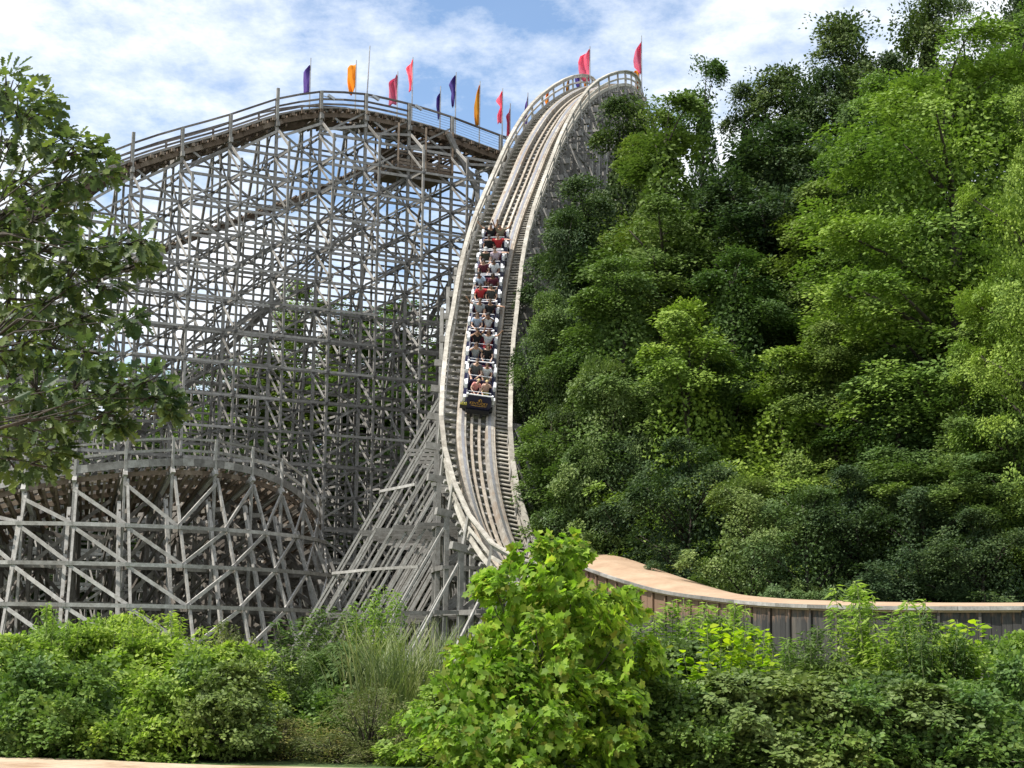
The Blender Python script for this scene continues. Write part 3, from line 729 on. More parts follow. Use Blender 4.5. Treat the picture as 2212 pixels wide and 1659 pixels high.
# ------------------------------------------------------------ the train
CARL = 2.60
def make_car(first):
    root = empty('coaster_car')
    b_ = MB()     # tub: a lofted hull open at the top
    prof = [(-.52, .30), (-.60, .42), (-.60, .86), (-.54, .88), (-.54, .46), (.54, .46), (.54, .88), (.60, .86), (.60, .42), (.52, .30)]
    rings = []
    for y, sc2, dz in ((.02, .90, .02), (.12, .98, 0), (.5, 1, -.06), (1.0, 1, .04), (1.5, 1, -.04), (2.0, 1, .06), (2.34, .97, .05)):
        rings.append([(x * sc2, y, z + (dz if z > .6 else 0)) for x, z in prof])
    b_.loft(rings, True); b_.build('body', M['navy'], root)
    b_ = MB()     # front and rear bulkheads
    b_.loft([[(-.50, -.02, .34), (.50, -.02, .34), (.54, -.04, .70), (.52, .03, 1.02), (-.52, .03, 1.02), (-.54, -.04, .70)], [(-.50, .07, .34), (.50, .07, .34), (.54, .06, .70), (.52, .10, 1.0), (-.52, .10, 1.0), (-.54, .06, .70)]], True)
    fp = b_.build('front_panel', M['navy'], root)
    if first:
        for txt, size, zc in (('KENTUCKY', .155, .66), ('the', .09, .835)):
            cu = bpy.data.curves.new('lettering', 'FONT'); cu.body = txt; cu.size = size; cu.align_x = 'CENTER'; cu.align_y = 'CENTER'; cu.extrude = .006
            t = bpy.data.objects.new('lettering', cu); C.objects.link(t); dg = bpy.context.evaluated_depsgraph_get(); me = bpy.data.meshes.new_from_object(t.evaluated_get(dg)); bpy.data.objects.remove(t)
            lo = link('lettering', me, fp, M['gold']); lo.matrix_local = Matrix.Translation((0, -.055, zc)) @ Matrix.Rotation(RAD(90 if zc < .7 else 78), 4, 'X') @ Matrix.Diagonal((1, 1.25, 1, 1))
        b_ = MB(); b_.tube([(.06 + .055 * math.cos(a), -.045, .81 + .085 * math.sin(a)) for a in [x_ * math.pi / 10 - .6 for x_ in range(0, 15)]], .015, 6); b_.build('emblem', M['gold'], fp)
        b_ = MB(); b_.tube([(-.34, -.062, .555), (-.1, -.064, .535), (.12, -.064, .535), (.36, -.062, .555)], .011, 5); b_.build('underline', M['gold'], fp)
        b_ = MB(); b_.box((-.66, .05, .40), (.30, .22, .2)); b_.build('side_box', M['black'], root)
        b_ = MB()
        for k in range(7): b_.beam((-.80 + .045 * k, -.04, .50), (-.78 + .04 * k + (k % 2) * .03, -.06, .60 + .03 * (k % 3)), .035, .03)
        b_.build('yellow_trim', M['yellow'], root)
        b_ = MB(); b_.box((0, .0, .22), (1.05, .2, .2)); b_.box((-.25, -.02, .05), (.12, .12, .3)); b_.box((.2, -.02, .05), (.12, .12, .3)); b_.build('coupler', M['black'], root)
    for row in (0, 1):
        y = .98 + row * 1.16
        b_ = MB()
        b_.box((0, y - .12, .52), (1.04, .46, .14)); 
        b_.loft([[(-.52, y + .08, .5), (.52, y + .08, .5), (.52, y + .14, .9), (.46, y + .20, 1.02), (.06, y + .20, 1.04), (-.06, y + .20, 1.04), (-.46, y + .20, 1.02), (-.52, y + .14, .9)],
                 [(-.52, y + .18, .5), (.52, y + .18, .5), (.52, y + .22, .9), (.46, y + .26, 1.02), (.06, y + .26, 1.04), (-.06, y + .26, 1.04), (-.46, y + .26, 1.02), (-.52, y + .22, .9)]], True)
        b_.build('seat', M['maroon_seat'] if row else M['navy'], root)
        for sx in (-1, 1):
            b_ = MB()
            b_.loft([[(.58 * sx, y - .24, .88), (.70 * sx, y - .24, .86), (.70 * sx, y - .18, 1.06), (.59 * sx, y - .20, 1.08)], [(.58 * sx, y + .10, .90), (.70 * sx, y + .10, .88), (.70 * sx, y + .08, 1.14), (.59 * sx, y + .10, 1.16)]], True)
            b_.build('side_wing', M['white'], root)
            b_ = MB(); b_.box((.66 * sx, y - .66, .62), (.11, .2, .26)); b_.build('side_step', M['white'], root)
            b_ = MB(); b_.box((.655 * sx, y - .3, .52), (.12, .62, .34)); b_.build('side_pod', M['navy'], root)
        b_ = MB(); zb = .99 if row else .93
        b_.tube([(-.5, y - .30, zb - .35), (-.5, y - .52, zb), (.5, y - .52, zb), (.5, y - .30, zb - .35)], .016, 7); b_.build('lap_bar', M['white'], root)
    b_ = MB(); b_.tube([(-.56, .03, 1.07), (.56, .03, 1.07)], .03, 8)
    b_.tube([(-.56, .06, .9), (-.56, .03, 1.12)], .05, 8); b_.tube([(.56, .06, .9), (.56, .03, 1.12)], .05, 8); b_.build('grab_bar', M['white'], root)
    for yy in (.35, 1.9):
        for sx in (-1, 1):
            b_ = MB(); b_.tube([(.56 * sx, yy, .12), (.68 * sx, yy, .12)], .13, 14); b_.build('wheel', M['black'], root)
    b_ = MB(); b_.box((0, 1.1, .27), (.7, 2.1, .1)); b_.box((0, .35, .14), (1.2, .12, .1)); b_.box((0, 1.9, .14), (1.2, .12, .1)); b_.build('chassis', M['black'], root)
    return root
def car_matrix(s):
    c0, T, Lb, Nb, Lh = frame(s)
    y = -T; z = Lb.cross(y).normalized()
    Mx = Matrix.Identity(4)
    for r_ in range(3): Mx[r_][0] = Lb[r_]; Mx[r_][1] = y[r_]; Mx[r_][2] = z[r_]; Mx[r_][3] = (c0 + Nb * .2)[r_]
    return Mx
sfront = s_at_v(902)
carlab = ['front navy coaster car with gold lettering on its nose', 'second navy coaster car from the front, face-covering rider at its front left',
          'third navy coaster car from the front, light blue shirt at its front left', 'fourth navy coaster car from the front, bright red shirt at its front left',
          'fifth navy coaster car from the front, rider in maroon beside one in white', 'rearmost navy coaster car, its riders with raised and spread arms']
lead = make_car(True); second = make_car(False); cars = [lead, second] + [copy_tree(second) for _ in range(4)]
RID = [  # car, row, side, size, pose, skin, hair, shirt, shorts, long, lean, label
 (0, 0, 0, .78, ('bar2', 'bar'), 'fair', 'blond', 'pink', 'maroon', 0, .22, 'blond child in a pink top leaning over in the very front row'),
 (0, 0, 1, .76, ('bar', 'face'), 'fair', 'blond', 'salmon', 'yellow', 0, 0, 'fair haired child with yellow shorts in the very front row'),
 (0, 1, 0, 1.05, ('bar', 'bar2'), 'fair', 'brown', 'grey', 'denim', 0, .03, 'man in a dark grey t-shirt seated behind the blond child in pink'),
 (0, 1, 1, .88, ('bar', 'bar'), 'tan', 'brown', 'white', 'khaki', 0, -.04, 'boy in a white t-shirt beside the man in dark grey'),
 (1, 0, 0, .96, ('face', 'face'), 'tan', 'brown', 'lightgrey', 'denim', 1, 0, 'long haired rider in light grey with both hands at the face'),
 (1, 0, 1, .95, ('bar', 'bar'), 'fair', 'brown', 'black', 'black', 1, 0, 'rider in a black top, both bare arms straight on the white bar'),
 (1, 1, 0, .98, ('face', 'up'), 'tan', 'black', 'black', 'denim', 0, 0, 'rider in black behind the one with hands at the face'),
 (1, 1, 1, .96, ('wide', 'wide'), 'tan', 'brown', 'white', 'red', 1, 0, 'rider in a white top with arms half raised above red shorts'),
 (2, 0, 0, .95, ('bar2', 'bar2'), 'fair', 'brown', 'blue', 'denim', 1, 0, 'rider in a light blue shirt with hands together on the bar'),
 (2, 0, 1, .97, ('face', 'face'), 'brown', 'black', 'white', 'maroon', 0, 0, 'rider in a white shirt holding both hands by the face, dark red trousers'),
 (2, 1, 0, 1.02, ('wide', 'bar'), 'tan', 'brown', 'lightgrey', 'denim', 0, .05, 'rider in pale grey directly behind the light blue shirt, one arm out'),
 (2, 1, 1, 1.0, ('bar', 'flat'), 'tan', 'brown', 'black', 'denim', 0, 0, 'rider in a black shirt behind the one in white holding the face'),
 (3, 0, 0, 1.0, ('bar', 'flat'), 'tan', 'black', 'red', 'denim', 0, 0, 'rider in a bright red shirt at the front of the fourth car'),
 (3, 0, 1, .97, ('bar', 'bar'), 'tan', 'black', 'darkgrey', 'khaki', 0, 0, 'rider in dark grey next to the bright red shirt'),
 (3, 1, 0, 1.02, ('bar', 'bar2'), 'brown', 'black', 'blue', 'denim', 0, -.18, 'rider in washed blue leaning inwards behind the bright red shirt'),
 (3, 1, 1, .95, ('bar', 'bar'), 'brown', 'black', 'maroon', 'black', 1, 0, 'long haired rider in dark red behind the one in dark grey'),
 (4, 0, 0, .95, ('bar', 'bar'), 'fair', 'black', 'maroon', 'denim', 1, 0, 'rider in a sleeveless maroon top beside one in white'),
 (4, 0, 1, .97, ('bar', 'bar2'), 'brown', 'black', 'white', 'denim', 0, 0, 'rider in a white t-shirt beside the maroon top'),
 (4, 1, 0, 1.0, ('bar', 'bar'), 'fair', 'cap', 'camo', 'khaki', 0, .04, 'rider in a pale cap and dark camouflage shirt'),
 (4, 1, 1, 1.02, ('bar', 'flat'), 'fair', 'brown', 'lilac', 'denim', 0, -.04, 'rider in a lilac pink shirt beside the pale cap'),
 (5, 0, 0, .95, ('bar', 'bar'), 'brown', 'black', 'black', 'black', 0, .1, 'rider all in black slumped at the front of the last car'),
 (5, 0, 1, 1.0, ('flat', 'flat'), 'fair', 'brown', 'red', 'black', 0, 0, 'rider in a dark red vest with both arms spread flat'),
 (5, 1, 0, 1.02, ('wide', 'up'), 'tan', 'black', 'black', 'denim', 0, .06, 'rider in black with both arms thrown up in the last row'),
 (5, 1, 1, 1.0, ('up', 'wide'), 'tan', 'black', 'khaki', 'denim', 0, 0, 'rider in khaki with arms up in the last row')]
for i, c_ in enumerate(cars):
    Mc = car_matrix(sfront - i * CARL); c_.matrix_world = Mc
    tag(c_, carlab[i], 'roller coaster car', 'cars of the coaster train')
    for r_ in RID:
        if r_[0] != i: continue
        y = .98 + r_[1] * 1.16 - .10; x = -.265 if r_[2] == 0 else .265
        make_person(Mc @ Matrix.Translation((x, y, .56)), r_[3] * 1.13, r_[4], r_[5], r_[6], r_[7], r_[8], r_[11], bool(r_[9]), r_[10])
# ------------------------------------------------------------ the curved tunnel shed
NE = [(1232, 1212, 63.5), (1319, 1244, 59), (1425, 1274, 55), (1540, 1291, 51), (1651, 1302, 48), (1803, 1308.5, 45), (2000, 1311, 43), (2212, 1310.5, 42), (2500, 1309, 41.5)]
FE = [(1275, 1193, 68), (1349, 1205, 64), (1450, 1240, 60), (1580, 1280, 56), (1700, 1296.5, 53), (1860, 1304, 50), (2070, 1308.5, 48), (2290, 1309, 47), (2590, 1308, 46.5)]
ne = catmull([P(*a) for a in NE], 8); fe = catmull([P(*a) for a in FE], 8)
tun = tag(empty('tunnel_shed', (P(*NE[4]).x, 48, 0)), 'curved plank tunnel with a tan roof that sinks to the right, behind the bushes', 'tunnel')
tl = tun.location
b_ = MB(); rings = []
for a, c_ in zip(ne, fe):
    mid = a.lerp(c_, .5) + Vector((0, 0, .10)); q1 = a.lerp(c_, .25) + Vector((0, 0, .06)); q3 = a.lerp(c_, .75) + Vector((0, 0, .06))
    top = [a, q1, mid, q3, c_]; rings.append([p - tl for p in top] + [p - tl - Vector((0, 0, .14)) for p in top[::-1]])
b_.loft(rings, True)
m, nt, out = newmat('tan_membrane'); n1 = noise(nt, .7, 7, coord(nt)); n2 = noise(nt, 6, 6, coord(nt))
c = ramp(nt, n1, [(.3, (.34, .225, .14)), (.55, (.43, .30, .195)), (.75, (.49, .36, .245))]); c = mixc(nt, c, ramp(nt, n2, [(.3, (.86, .84, .82)), (.7, (1.05, 1.05, 1.05))]), 1.0, 'MULTIPLY')
b0 = nt.nodes.new('ShaderNodeBsdfPrincipled'); nt.links.new(c, b0.inputs[0]); b0.inputs['Roughness'].default_value = .9; nt.links.new(b0.outputs[0], out.inputs[0])
b_.build('roof', m, tun)
def resample(pts, step):
    cu_ = [0.0]
    for a, c_ in zip(pts[:-1], pts[1:]): cu_.append(cu_[-1] + (c_ - a).length)
    A = np.array([tuple(p) for p in pts]); S = np.arange(0, cu_[-1], step)
    return [Vector([float(np.interp(s, cu_, A[:, k])) for k in range(3)]) for s in S]
w1 = resample(ne, .26); tr2 = random.Random(4)
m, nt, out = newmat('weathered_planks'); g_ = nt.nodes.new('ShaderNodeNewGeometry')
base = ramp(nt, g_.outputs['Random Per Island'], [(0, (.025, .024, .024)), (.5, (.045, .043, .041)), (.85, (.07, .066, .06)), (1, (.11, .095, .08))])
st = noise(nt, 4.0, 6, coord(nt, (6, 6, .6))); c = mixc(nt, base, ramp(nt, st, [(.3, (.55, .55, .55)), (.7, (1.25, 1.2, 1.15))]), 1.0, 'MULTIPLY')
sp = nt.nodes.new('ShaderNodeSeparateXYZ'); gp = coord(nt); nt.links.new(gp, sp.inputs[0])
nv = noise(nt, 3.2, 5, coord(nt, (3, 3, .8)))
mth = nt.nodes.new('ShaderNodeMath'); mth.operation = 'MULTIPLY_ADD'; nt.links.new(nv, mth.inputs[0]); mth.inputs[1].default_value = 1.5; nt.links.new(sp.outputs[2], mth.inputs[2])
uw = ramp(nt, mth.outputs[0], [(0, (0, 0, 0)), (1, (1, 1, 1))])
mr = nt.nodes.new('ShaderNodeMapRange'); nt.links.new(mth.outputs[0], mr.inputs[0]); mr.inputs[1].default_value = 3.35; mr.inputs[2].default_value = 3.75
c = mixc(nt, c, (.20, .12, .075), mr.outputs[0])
b0 = nt.nodes.new('ShaderNodeBsdfPrincipled'); nt.links.new(c, b0.inputs[0]); b0.inputs['Roughness'].default_value = .85; nt.links.new(b0.outputs[0], out.inputs[0]); M['planks'] = m
b_ = MB(); bt = MB()
for i, (a, c_) in enumerate(zip(w1[:-1], w1[1:])):
    d = (c_ - a); d.z = 0; d.normalize(); n_ = Vector((-d.y, d.x, 0)); off = n_ * (.08 + tr2.uniform(-.012, .012))
    A = a + off + d * .006; B_ = c_ + off - d * .006
    b_.quad_prism([p - tl for p in (Vector((A.x, A.y, -.1)), Vector((B_.x, B_.y, -.1)), Vector((B_.x, B_.y, -.1)) + n_ * .04, Vector((A.x, A.y, -.1)) + n_ * .04)],
                  [p - tl for p in (A - Vector((0, 0, .10)), B_ - Vector((0, 0, .10)), B_ - Vector((0, 0, .10)) + n_ * .04, A - Vector((0, 0, .10)) + n_ * .04)])
    if i % 4 == 0:
        A2 = a - n_ * .0 + off - n_ * .05; bt.beam(Vector((A2.x, A2.y, -.1)) - tl, A2 - Vector((0, 0, .10)) - tl, .07, .05, n_)
b_.build('plank_wall', M['planks'], tun); bt.build('batten_lattice', M['planks'], tun)
b_ = MB()
for a, c_ in zip(w1[:-1:3], w1[3::3]):
    d = (c_ - a); d.z = 0; n_ = Vector((-d.y, d.x, 0)).normalized()
    b_.beam(a - n_ * .05 - Vector((0, 0, .035)) - tl, c_ - n_ * .05 - Vector((0, 0, .035)) - tl, .09, .10)
b_.build('fascia_board', M['timber'], tun)
b_ = MB(); w2 = resample(fe, .6)
for a, c_ in zip(w2[:-1], w2[1:]):
    A = a - (a - tl) * 0; b_.quad_prism([Vector((a.x, a.y, -.1)) - tl, Vector((c_.x, c_.y, -.1)) - tl, Vector((c_.x, c_.y + .05, -.1)) - tl, Vector((a.x, a.y + .05, -.1)) - tl],
                  [a - Vector((0, .12, .16)) - tl, c_ - Vector((0, .12, .16)) - tl, c_ - Vector((0, .07, .16)) - tl, a - Vector((0, .07, .16)) - tl])
b_.build('rear_wall', M['planks'], tun)
# ------------------------------------------------------------ flags
def flag(col, u, vt_, vb, f0, f1, prof, Y, label, seed=0):
    # prof: widths in the photograph's pixels from the top of the cloth to its foot, negative-x side of the pole
    rf = random.Random(seed); base = P(u, vb, Y); top = P(u, vt_, Y); h = top.z - base.z
    root = tag(empty('flag', base), label, 'flag', 'coloured flags along the coaster crest')
    b_ = MB(); b_.tube([(0, 0, 0), (0, 0, h * .5), (0, 0, h)], [.05, .042, .034], 7); b_.build('pole', M['galv'], root)
    z1 = P(u, f0, Y).z - base.z; z0 = P(u, f1, Y).z - base.z; mm = Y / FPX; rings = []; n = 15; wind = Vector((-1, .35, 0)).normalized()
    for i in range(n + 1):
        t = i / n; wpx = float(np.interp(t, np.linspace(0, 1, len(prof)), [p[1] for p in prof])); x0 = float(np.interp(t, np.linspace(0, 1, len(prof)), [p[0] for p in prof]))
        row = []
        for j in range(7):
            k = j / 6; x = (x0 + (wpx - x0) * k) * mm; rp = (.16 + .05 * (seed % 3)) * math.sin((5 + seed % 3) * k + (4 + seed % 4) * t + seed) * min(1, k * 3)
            sag = .06 * k * (1 - t) if t < .2 else 0
            row.append(Vector((0, 0, z1 + (z0 - z1) * t - sag * 3 * (1 - t * 5 if t < .2 else 0))) + wind * (x + .03) + Vector((.0, rp, -.06 * k * math.sin(math.pi * t))))
        rings.append(row)
    b_ = MB(); b_.loft(rings); o = b_.build('cloth', M[col], root, True)
    so = o.modifiers.new('thick', 'SOLIDIFY'); so.thickness = .012
    return root
def YH(u, v): return PL(u, v, 3.3).y
FL = [
 ('purple', 668, 125, 240, 137, 200, [(0, 1), (0, 16), (0, 17), (0, 16), (0, 15)], None, 'purple flag, leftmost of all, on the far hill rail'),
 ('orange', 767, 130, 238, 138, 204, [(0, 21), (0, 21), (0, 20), (0, 17), (8, 14)], None, 'broad orange flag beside the tall bare pole'),
 ('pink', 857, 154, 258, 161, 226, [(0, 5), (0, 20), (0, 19), (0, 20), (0, 21)], None, 'broad pink flag to the right of the tall bare pole'),
 ('pink', 889, 123, 270, 128, 197, [(0, 1), (0, 16), (0, 10), (1, 7), (2, 8)], None, 'curled pink flag on the tallest flagpole of the hill'),
 ('purple', 950, 186, 285, 197, 258, [(0, 1), (0, 8), (0, 9), (0, 6), (2, 5)], None, 'narrow purple flag left of the bigger purple one'),
 ('purple', 983, 156, 290, 160, 230, [(0, 1), (0, 17), (0, 10), (1, 10), (3, 8)], None, 'bigger purple flag with a bulging upper corner'),
 ('orange', 1035, 175, 315, 180, 270, [(0, 1), (0, 8), (0, 13), (0, 12), (0, 9)], None, 'slim orange flag between the purple and the pink ones'),
 ('pink', 1084, 191, 335, 195, 266, [(0, 1), (0, 16), (0, 3), (0, 12), (1, 10)], None, 'pinched pink flag twisted at its waist'),
 ('pink', 1101, 223, 345, 234, 298, [(0, 1), (0, 9), (0, 6), (0, 7), (1, 8)], None, 'smallest pink flag low beside the drop handrail'),
 ('purple', 1139, 200, 330, 208, 272, [(0, 1), (0, 5), (0, 7), (0, 8), (0, 4)], None, 'thin purple flag just left of the drop handrail'),
 ('orange', 1184, 192, 354, 196, 223, [(0, 1), (0, 6), (0, 8), (0, 6)], None, 'tiny orange flag seen through the left crest handrail'),
 ('orange', 1228, 165, 362, 168, 200, [(0, 1), (0, 5), (0, 6), (0, 7)], None, 'small orange flag behind the left crest handrail post'),
 ('purple', 1254, 152, 368, 156, 188, [(0, 4), (0, 14), (0, 12), (2, 8)], None, 'purple flag curled behind the large pink one'),
 ('orange', 1268, 160, 370, 170, 190, [(0, 3), (0, 7), (0, 7), (0, 6)], None, 'orange flag peeping out under the large pink one'),
 ('pink', 1274, 100, 188, 105, 175, [(0, 2), (0, 22), (0, 27), (0, 26), (0, 23), (0, 12)], 111, 'large square pink flag at the left of the crest'),
 ('purple', 1353, 162, 380, 166, 192, [(0, 1), (0, 3), (0, 3), (-7, 2)], None, 'tiny purple flag between the crest handrail posts'),
 ('orange', 1381, 140, 384, 146, 196, [(0, 8), (0, 14), (0, 9), (0, 10), (0, 7)], None, 'orange flag hanging behind the right crest flag'),
 ('pink', 1386, 77, 212, 89, 159, [(0, 1), (0, 14), (0, 18), (0, 16), (0, 3)], 112.5, 'large pink flag at the right end of the crest, highest of all')]
for i, (c0, u, a, b0, f0, f1, pr0, Y, lab) in enumerate(FL):
    flag(c0, u, a, b0, f0, f1, pr0, YH(u, b0) if Y is None else Y, lab, i)
pb = PL(791, 240, 3.3); pt = PL(799, 99, 3.3)
o = MB(); o.tube([(0, 0, 0), tuple(pt - pb)], [.05, .04], 8); o = o.build('bare_pole', M['galv']); o.location = pb
tag(o, 'tall bare grey pole without a flag on the hill crest', 'pole')
# ------------------------------------------------------------ foliage
def nrm(a): return a / np.maximum(np.linalg.norm(a, axis=1, keepdims=True), 1e-9)
def leaf_tmpl(kind):
    if kind == 'kite': return np.array([(0, 0, 0), (.34, .45, .07), (0, 1, 0), (-.34, .45, .07)]), np.array([(0, 1, 2, 3)])
    if kind == 'round': return np.array([(0, 0, 0), (.28, .22, .06), (.34, .6, .08), (0, 1, -.05), (-.34, .6, .08), (-.28, .22, .06)]), np.array([(0, 1, 2, 3), (0, 3, 4, 5)])
    if kind == 'lance': return np.array([(0, 0, 0), (.13, .4, .03), (0, 1, -.12), (-.13, .4, .03)]), np.array([(0, 1, 2, 3)])
    if kind == 'blade': return np.array([(-.0035, 0, 0), (.0035, 0, 0), (.005, .35, .0), (-.005, .35, 0), (.004, .7, -.06), (-.004, .7, -.06), (0.0008, 1, -.25), (-.0008, 1, -.25)]), np.array([(0, 1, 2, 3), (3, 2, 4, 5), (5, 4, 6, 7)])
    if kind == 'sycamore':
        h = [(0, 0, 0), (.20, .02, .03), (.50, .16, .05), (.38, .34, .05), (.56, .62, .02), (.26, .66, .05), (0, 1.05, -.06)]
        return np.array(h + [(-x, y, z) for x, y, z in h[1:-1]]), np.array([(0, 1, 2, 3, 4, 5, 6), (0, 6, 11, 10, 9, 8, 7)])
    if kind == 'oak':
        h = [(0, 0, 0), (.05, .10, .01), (.17, .20, .05), (.09, .30, .03), (.27, .42, .07), (.13, .50, .04), (.31, .66, .06), (.12, .72, .03), (.20, .88, .03), (0, 1.0, -.05)]
        n = len(h); return np.array(h + [(-x, y, z) for x, y, z in h[1:-1]]), np.array([tuple(range(n)), (0, n - 1) + tuple(range(2 * n - 3, n - 1, -1))])
TM = {k: leaf_tmpl(k) for k in ('kite', 'round', 'lance', 'blade', 'sycamore', 'oak')}
def scatter(kind, pos, yd, nd, size):
    tv, tf = TM[kind]; y = nrm(yd); x = nrm(np.cross(y, nd)); z = np.cross(x, y); s = np.asarray(size)[:, None, None]
    V = pos[:, None, :] + s * (tv[None, :, 0:1] * x[:, None, :] + tv[None, :, 1:2] * y[:, None, :] + tv[None, :, 2:3] * z[:, None, :])
    n, k = len(pos), len(tv)
    F = tf[None, :, :] + (np.arange(n) * k)[:, None, None]
    return V.reshape(-1, 3), F.reshape(-1, tf.shape[1])
PROF = {'oval': ([0, .12, .35, .6, .82, 1], [.35, .85, 1, .92, .6, .12]), 'spire': ([0, .15, .4, .7, .86, 1], [.8, 1, .95, .72, .42, .14]),
        'dome': ([0, .2, .5, .8, 1], [.9, 1, .95, .7, .25]), 'column': ([0, .1, .5, .85, 1], [.7, .95, 1, .8, .25])}
def crown_mesh(seed, H, z0, R, prof, ncl, nlf, ls, rc, kind='kite', flat=.34, droop=.05, fill=.2, lobes=.24, per=10, jit=.2):
    g = np.random.default_rng(seed); px_, py_ = PROF[prof]
    nb = max(8, ncl // per); t = g.random(nb * 4); t = t[g.random(nb * 4) < np.interp(t, px_, py_) * .9 + .1][:nb]; t[:2] = (.985, .93); nb = len(t)
    th = g.random() * 6.28 + np.arange(nb) * 2.39996 + g.normal(0, .35, nb); ph = g.random(6) * 6.28
    lob = 1 + lobes * (np.sin(3 * th + 7 * t + ph[0]) + .7 * np.sin(5 * th - 11 * t + ph[1])) * .7
    rr_ = R * np.interp(t, px_, py_) * lob * np.sqrt(g.uniform(.30, 1, nb))
    bc = np.stack([rr_ * np.cos(th), rr_ * np.sin(th), z0 + (H - z0) * t], 1)       # boughs
    bR = np.minimum(rc * g.uniform(1.7, 3.3, nb), R * .55) * np.clip(np.interp(t, px_, py_) + .1, .3, 1); ib = np.repeat(np.arange(nb), per); n = len(ib)
    od = np.stack([np.cos(th), np.sin(th), np.zeros(nb)], 1); sd = np.stack([-np.sin(th), np.cos(th), np.zeros(nb)], 1)
    q_ = np.tile(np.linspace(-.9, 1.15, per), nb) + g.normal(0, .12, n); tilt = g.uniform(-.05, .55, nb)
    so = nrm(od[ib] * .6 + sd[ib] * g.normal(0, .5, n)[:, None] + [0, 0, .5])
    cc = bc[ib] + od[ib] * (bR[ib] * q_)[:, None] + sd[ib] * (bR[ib] * g.normal(0, .42, n) * (1.25 - .55 * q_))[:, None] + np.array([0, 0, 1.0]) * (bR[ib] * (q_ * tilt[ib] + g.normal(0, .16, n)))[:, None]
    rd_ = np.hypot(cc[:, 0], cc[:, 1]); lim_ = R * (1.12 * np.interp(np.clip((cc[:, 2] - z0) / (H - z0), 0, 1), px_, py_) + .06); kk_ = np.minimum(1, lim_ / np.maximum(rd_, 1e-6)); cc[:, 0] *= kk_; cc[:, 1] *= kk_
    cc[:, 2] = np.clip(cc[:, 2], z0 * .6, H)
    outd = nrm(so * [1, 1, .3] + od[ib] * .8); rcl = rc * g.uniform(.55, 1.1, n) * (1.12 - .28 * q_)
    idx = np.repeat(np.arange(n), nlf); N_ = len(idx)
    a = g.random(N_) * 2 * np.pi; r = np.sqrt(g.random(N_))
    axis = nrm(outd * .5 + np.array([0, 0, 1.0]) + g.normal(0, jit, (n, 3)))
    ux = nrm(np.cross(axis, np.array([[.3, .1, .9]]) + g.normal(0, .2, (n, 3)))); uy = np.cross(axis, ux)
    rad_ = (rcl[idx] * r)[:, None] * (1 + .3 * np.sin(3 * a + ph[2] + idx))[:, None]
    d2 = ux[idx] * np.cos(a)[:, None] + uy[idx] * np.sin(a)[:, None]
    hgt = (1 - r ** 2) * flat * rcl[idx] - g.random(N_) ** 2 * .6 * rcl[idx]
    pos = cc[idx] + d2 * rad_ + axis[idx] * hgt[:, None] - np.array([0, 0, 1.0]) * (r ** 2 * droop * rcl[idx])[:, None] + g.normal(0, .08 * rc, (N_, 3))
    yd = d2 * .8 + outd[idx] * .4 - np.array([0, 0, 1.0]) * (droop + g.random(N_) * .15)[:, None] + g.normal(0, .38, (N_, 3)) * [1, 1, .55]
    nd = axis[idx] + d2 * .35 * r[:, None] + g.normal(0, .32, (N_, 3))
    sz = ls * g.uniform(.6, 1.3, N_)
    if fill > 0:
        k = int(N_ * fill); ti = g.random(k); ai = g.random(k) * 6.283; ri = R * np.interp(ti, px_, py_) * np.sqrt(g.random(k)) * .68
        pf = np.stack([ri * np.cos(ai), ri * np.sin(ai), z0 + (H - z0) * (.03 + .88 * ti)], 1)
        pos = np.concatenate([pos, pf]); yd = np.concatenate([yd, g.normal(0, 1, (k, 3)) - [0, 0, .5]]); nd = np.concatenate([nd, g.normal(0, 1, (k, 3)) + [0, 0, .8]]); sz = np.concatenate([sz, ls * g.uniform(.9, 1.5, k)])
    V, F = scatter(kind, pos, yd, nd, sz)
    return V, F, cc
def tree(seed, H, z0f, R, prof, ncl, nlf, ls, rc, mat, kind='kite', name='broadleaf_tree', trunk_r=None, **kw):
    V, F, cc = crown_mesh(seed, H, H * z0f, R, prof, ncl, nlf, ls, rc, kind, **kw)
    root = empty(name); link('crown', np_mesh('crown', V, F), root, mat)
    r0 = trunk_r or H * .014 + .05; g = random.Random(seed); b_ = MB(); pts = []; 
    for i in range(9): t = i / 8; pts.append(Vector((g.uniform(-.12, .12) * t * R * .4, g.uniform(-.12, .12) * t * R * .4, H * .93 * t)))
    b_.tube(pts, [r0 * (1 - .88 * i / 8) for i in range(9)], 8)
    order = sorted(range(len(cc)), key=lambda k: (k * 7919) % 101)
    for k in order[:34]:
        c0 = Vector(cc[k]); zb = max(H * z0f * .6, c0.z - R * .55); t = min(.98, zb / (H * .93)); f = t * 8; i = min(7, int(f)); a = pts[i].lerp(pts[i + 1], f - i); md = a.lerp(c0, .55) + Vector((0, 0, R * .06))
        rr2 = r0 * (1 - .88 * t) * .5 + .012; b_.tube([a, md, c0], [rr2, rr2 * .6, rr2 * .25], 5)
    b_.build('trunk', M['bark'], root, True)
    return root
def place(root, x, y, rz, sxy=1, sz=1, label=None, group=None, cat='tree', mat=None, z=0):
    root.location = (x, y, z); root.rotation_euler = (0, 0, rz); root.scale = (sxy, sxy, sz); tag(root, label, cat, group); return root
PT = {}; HT = {}; RT = {}
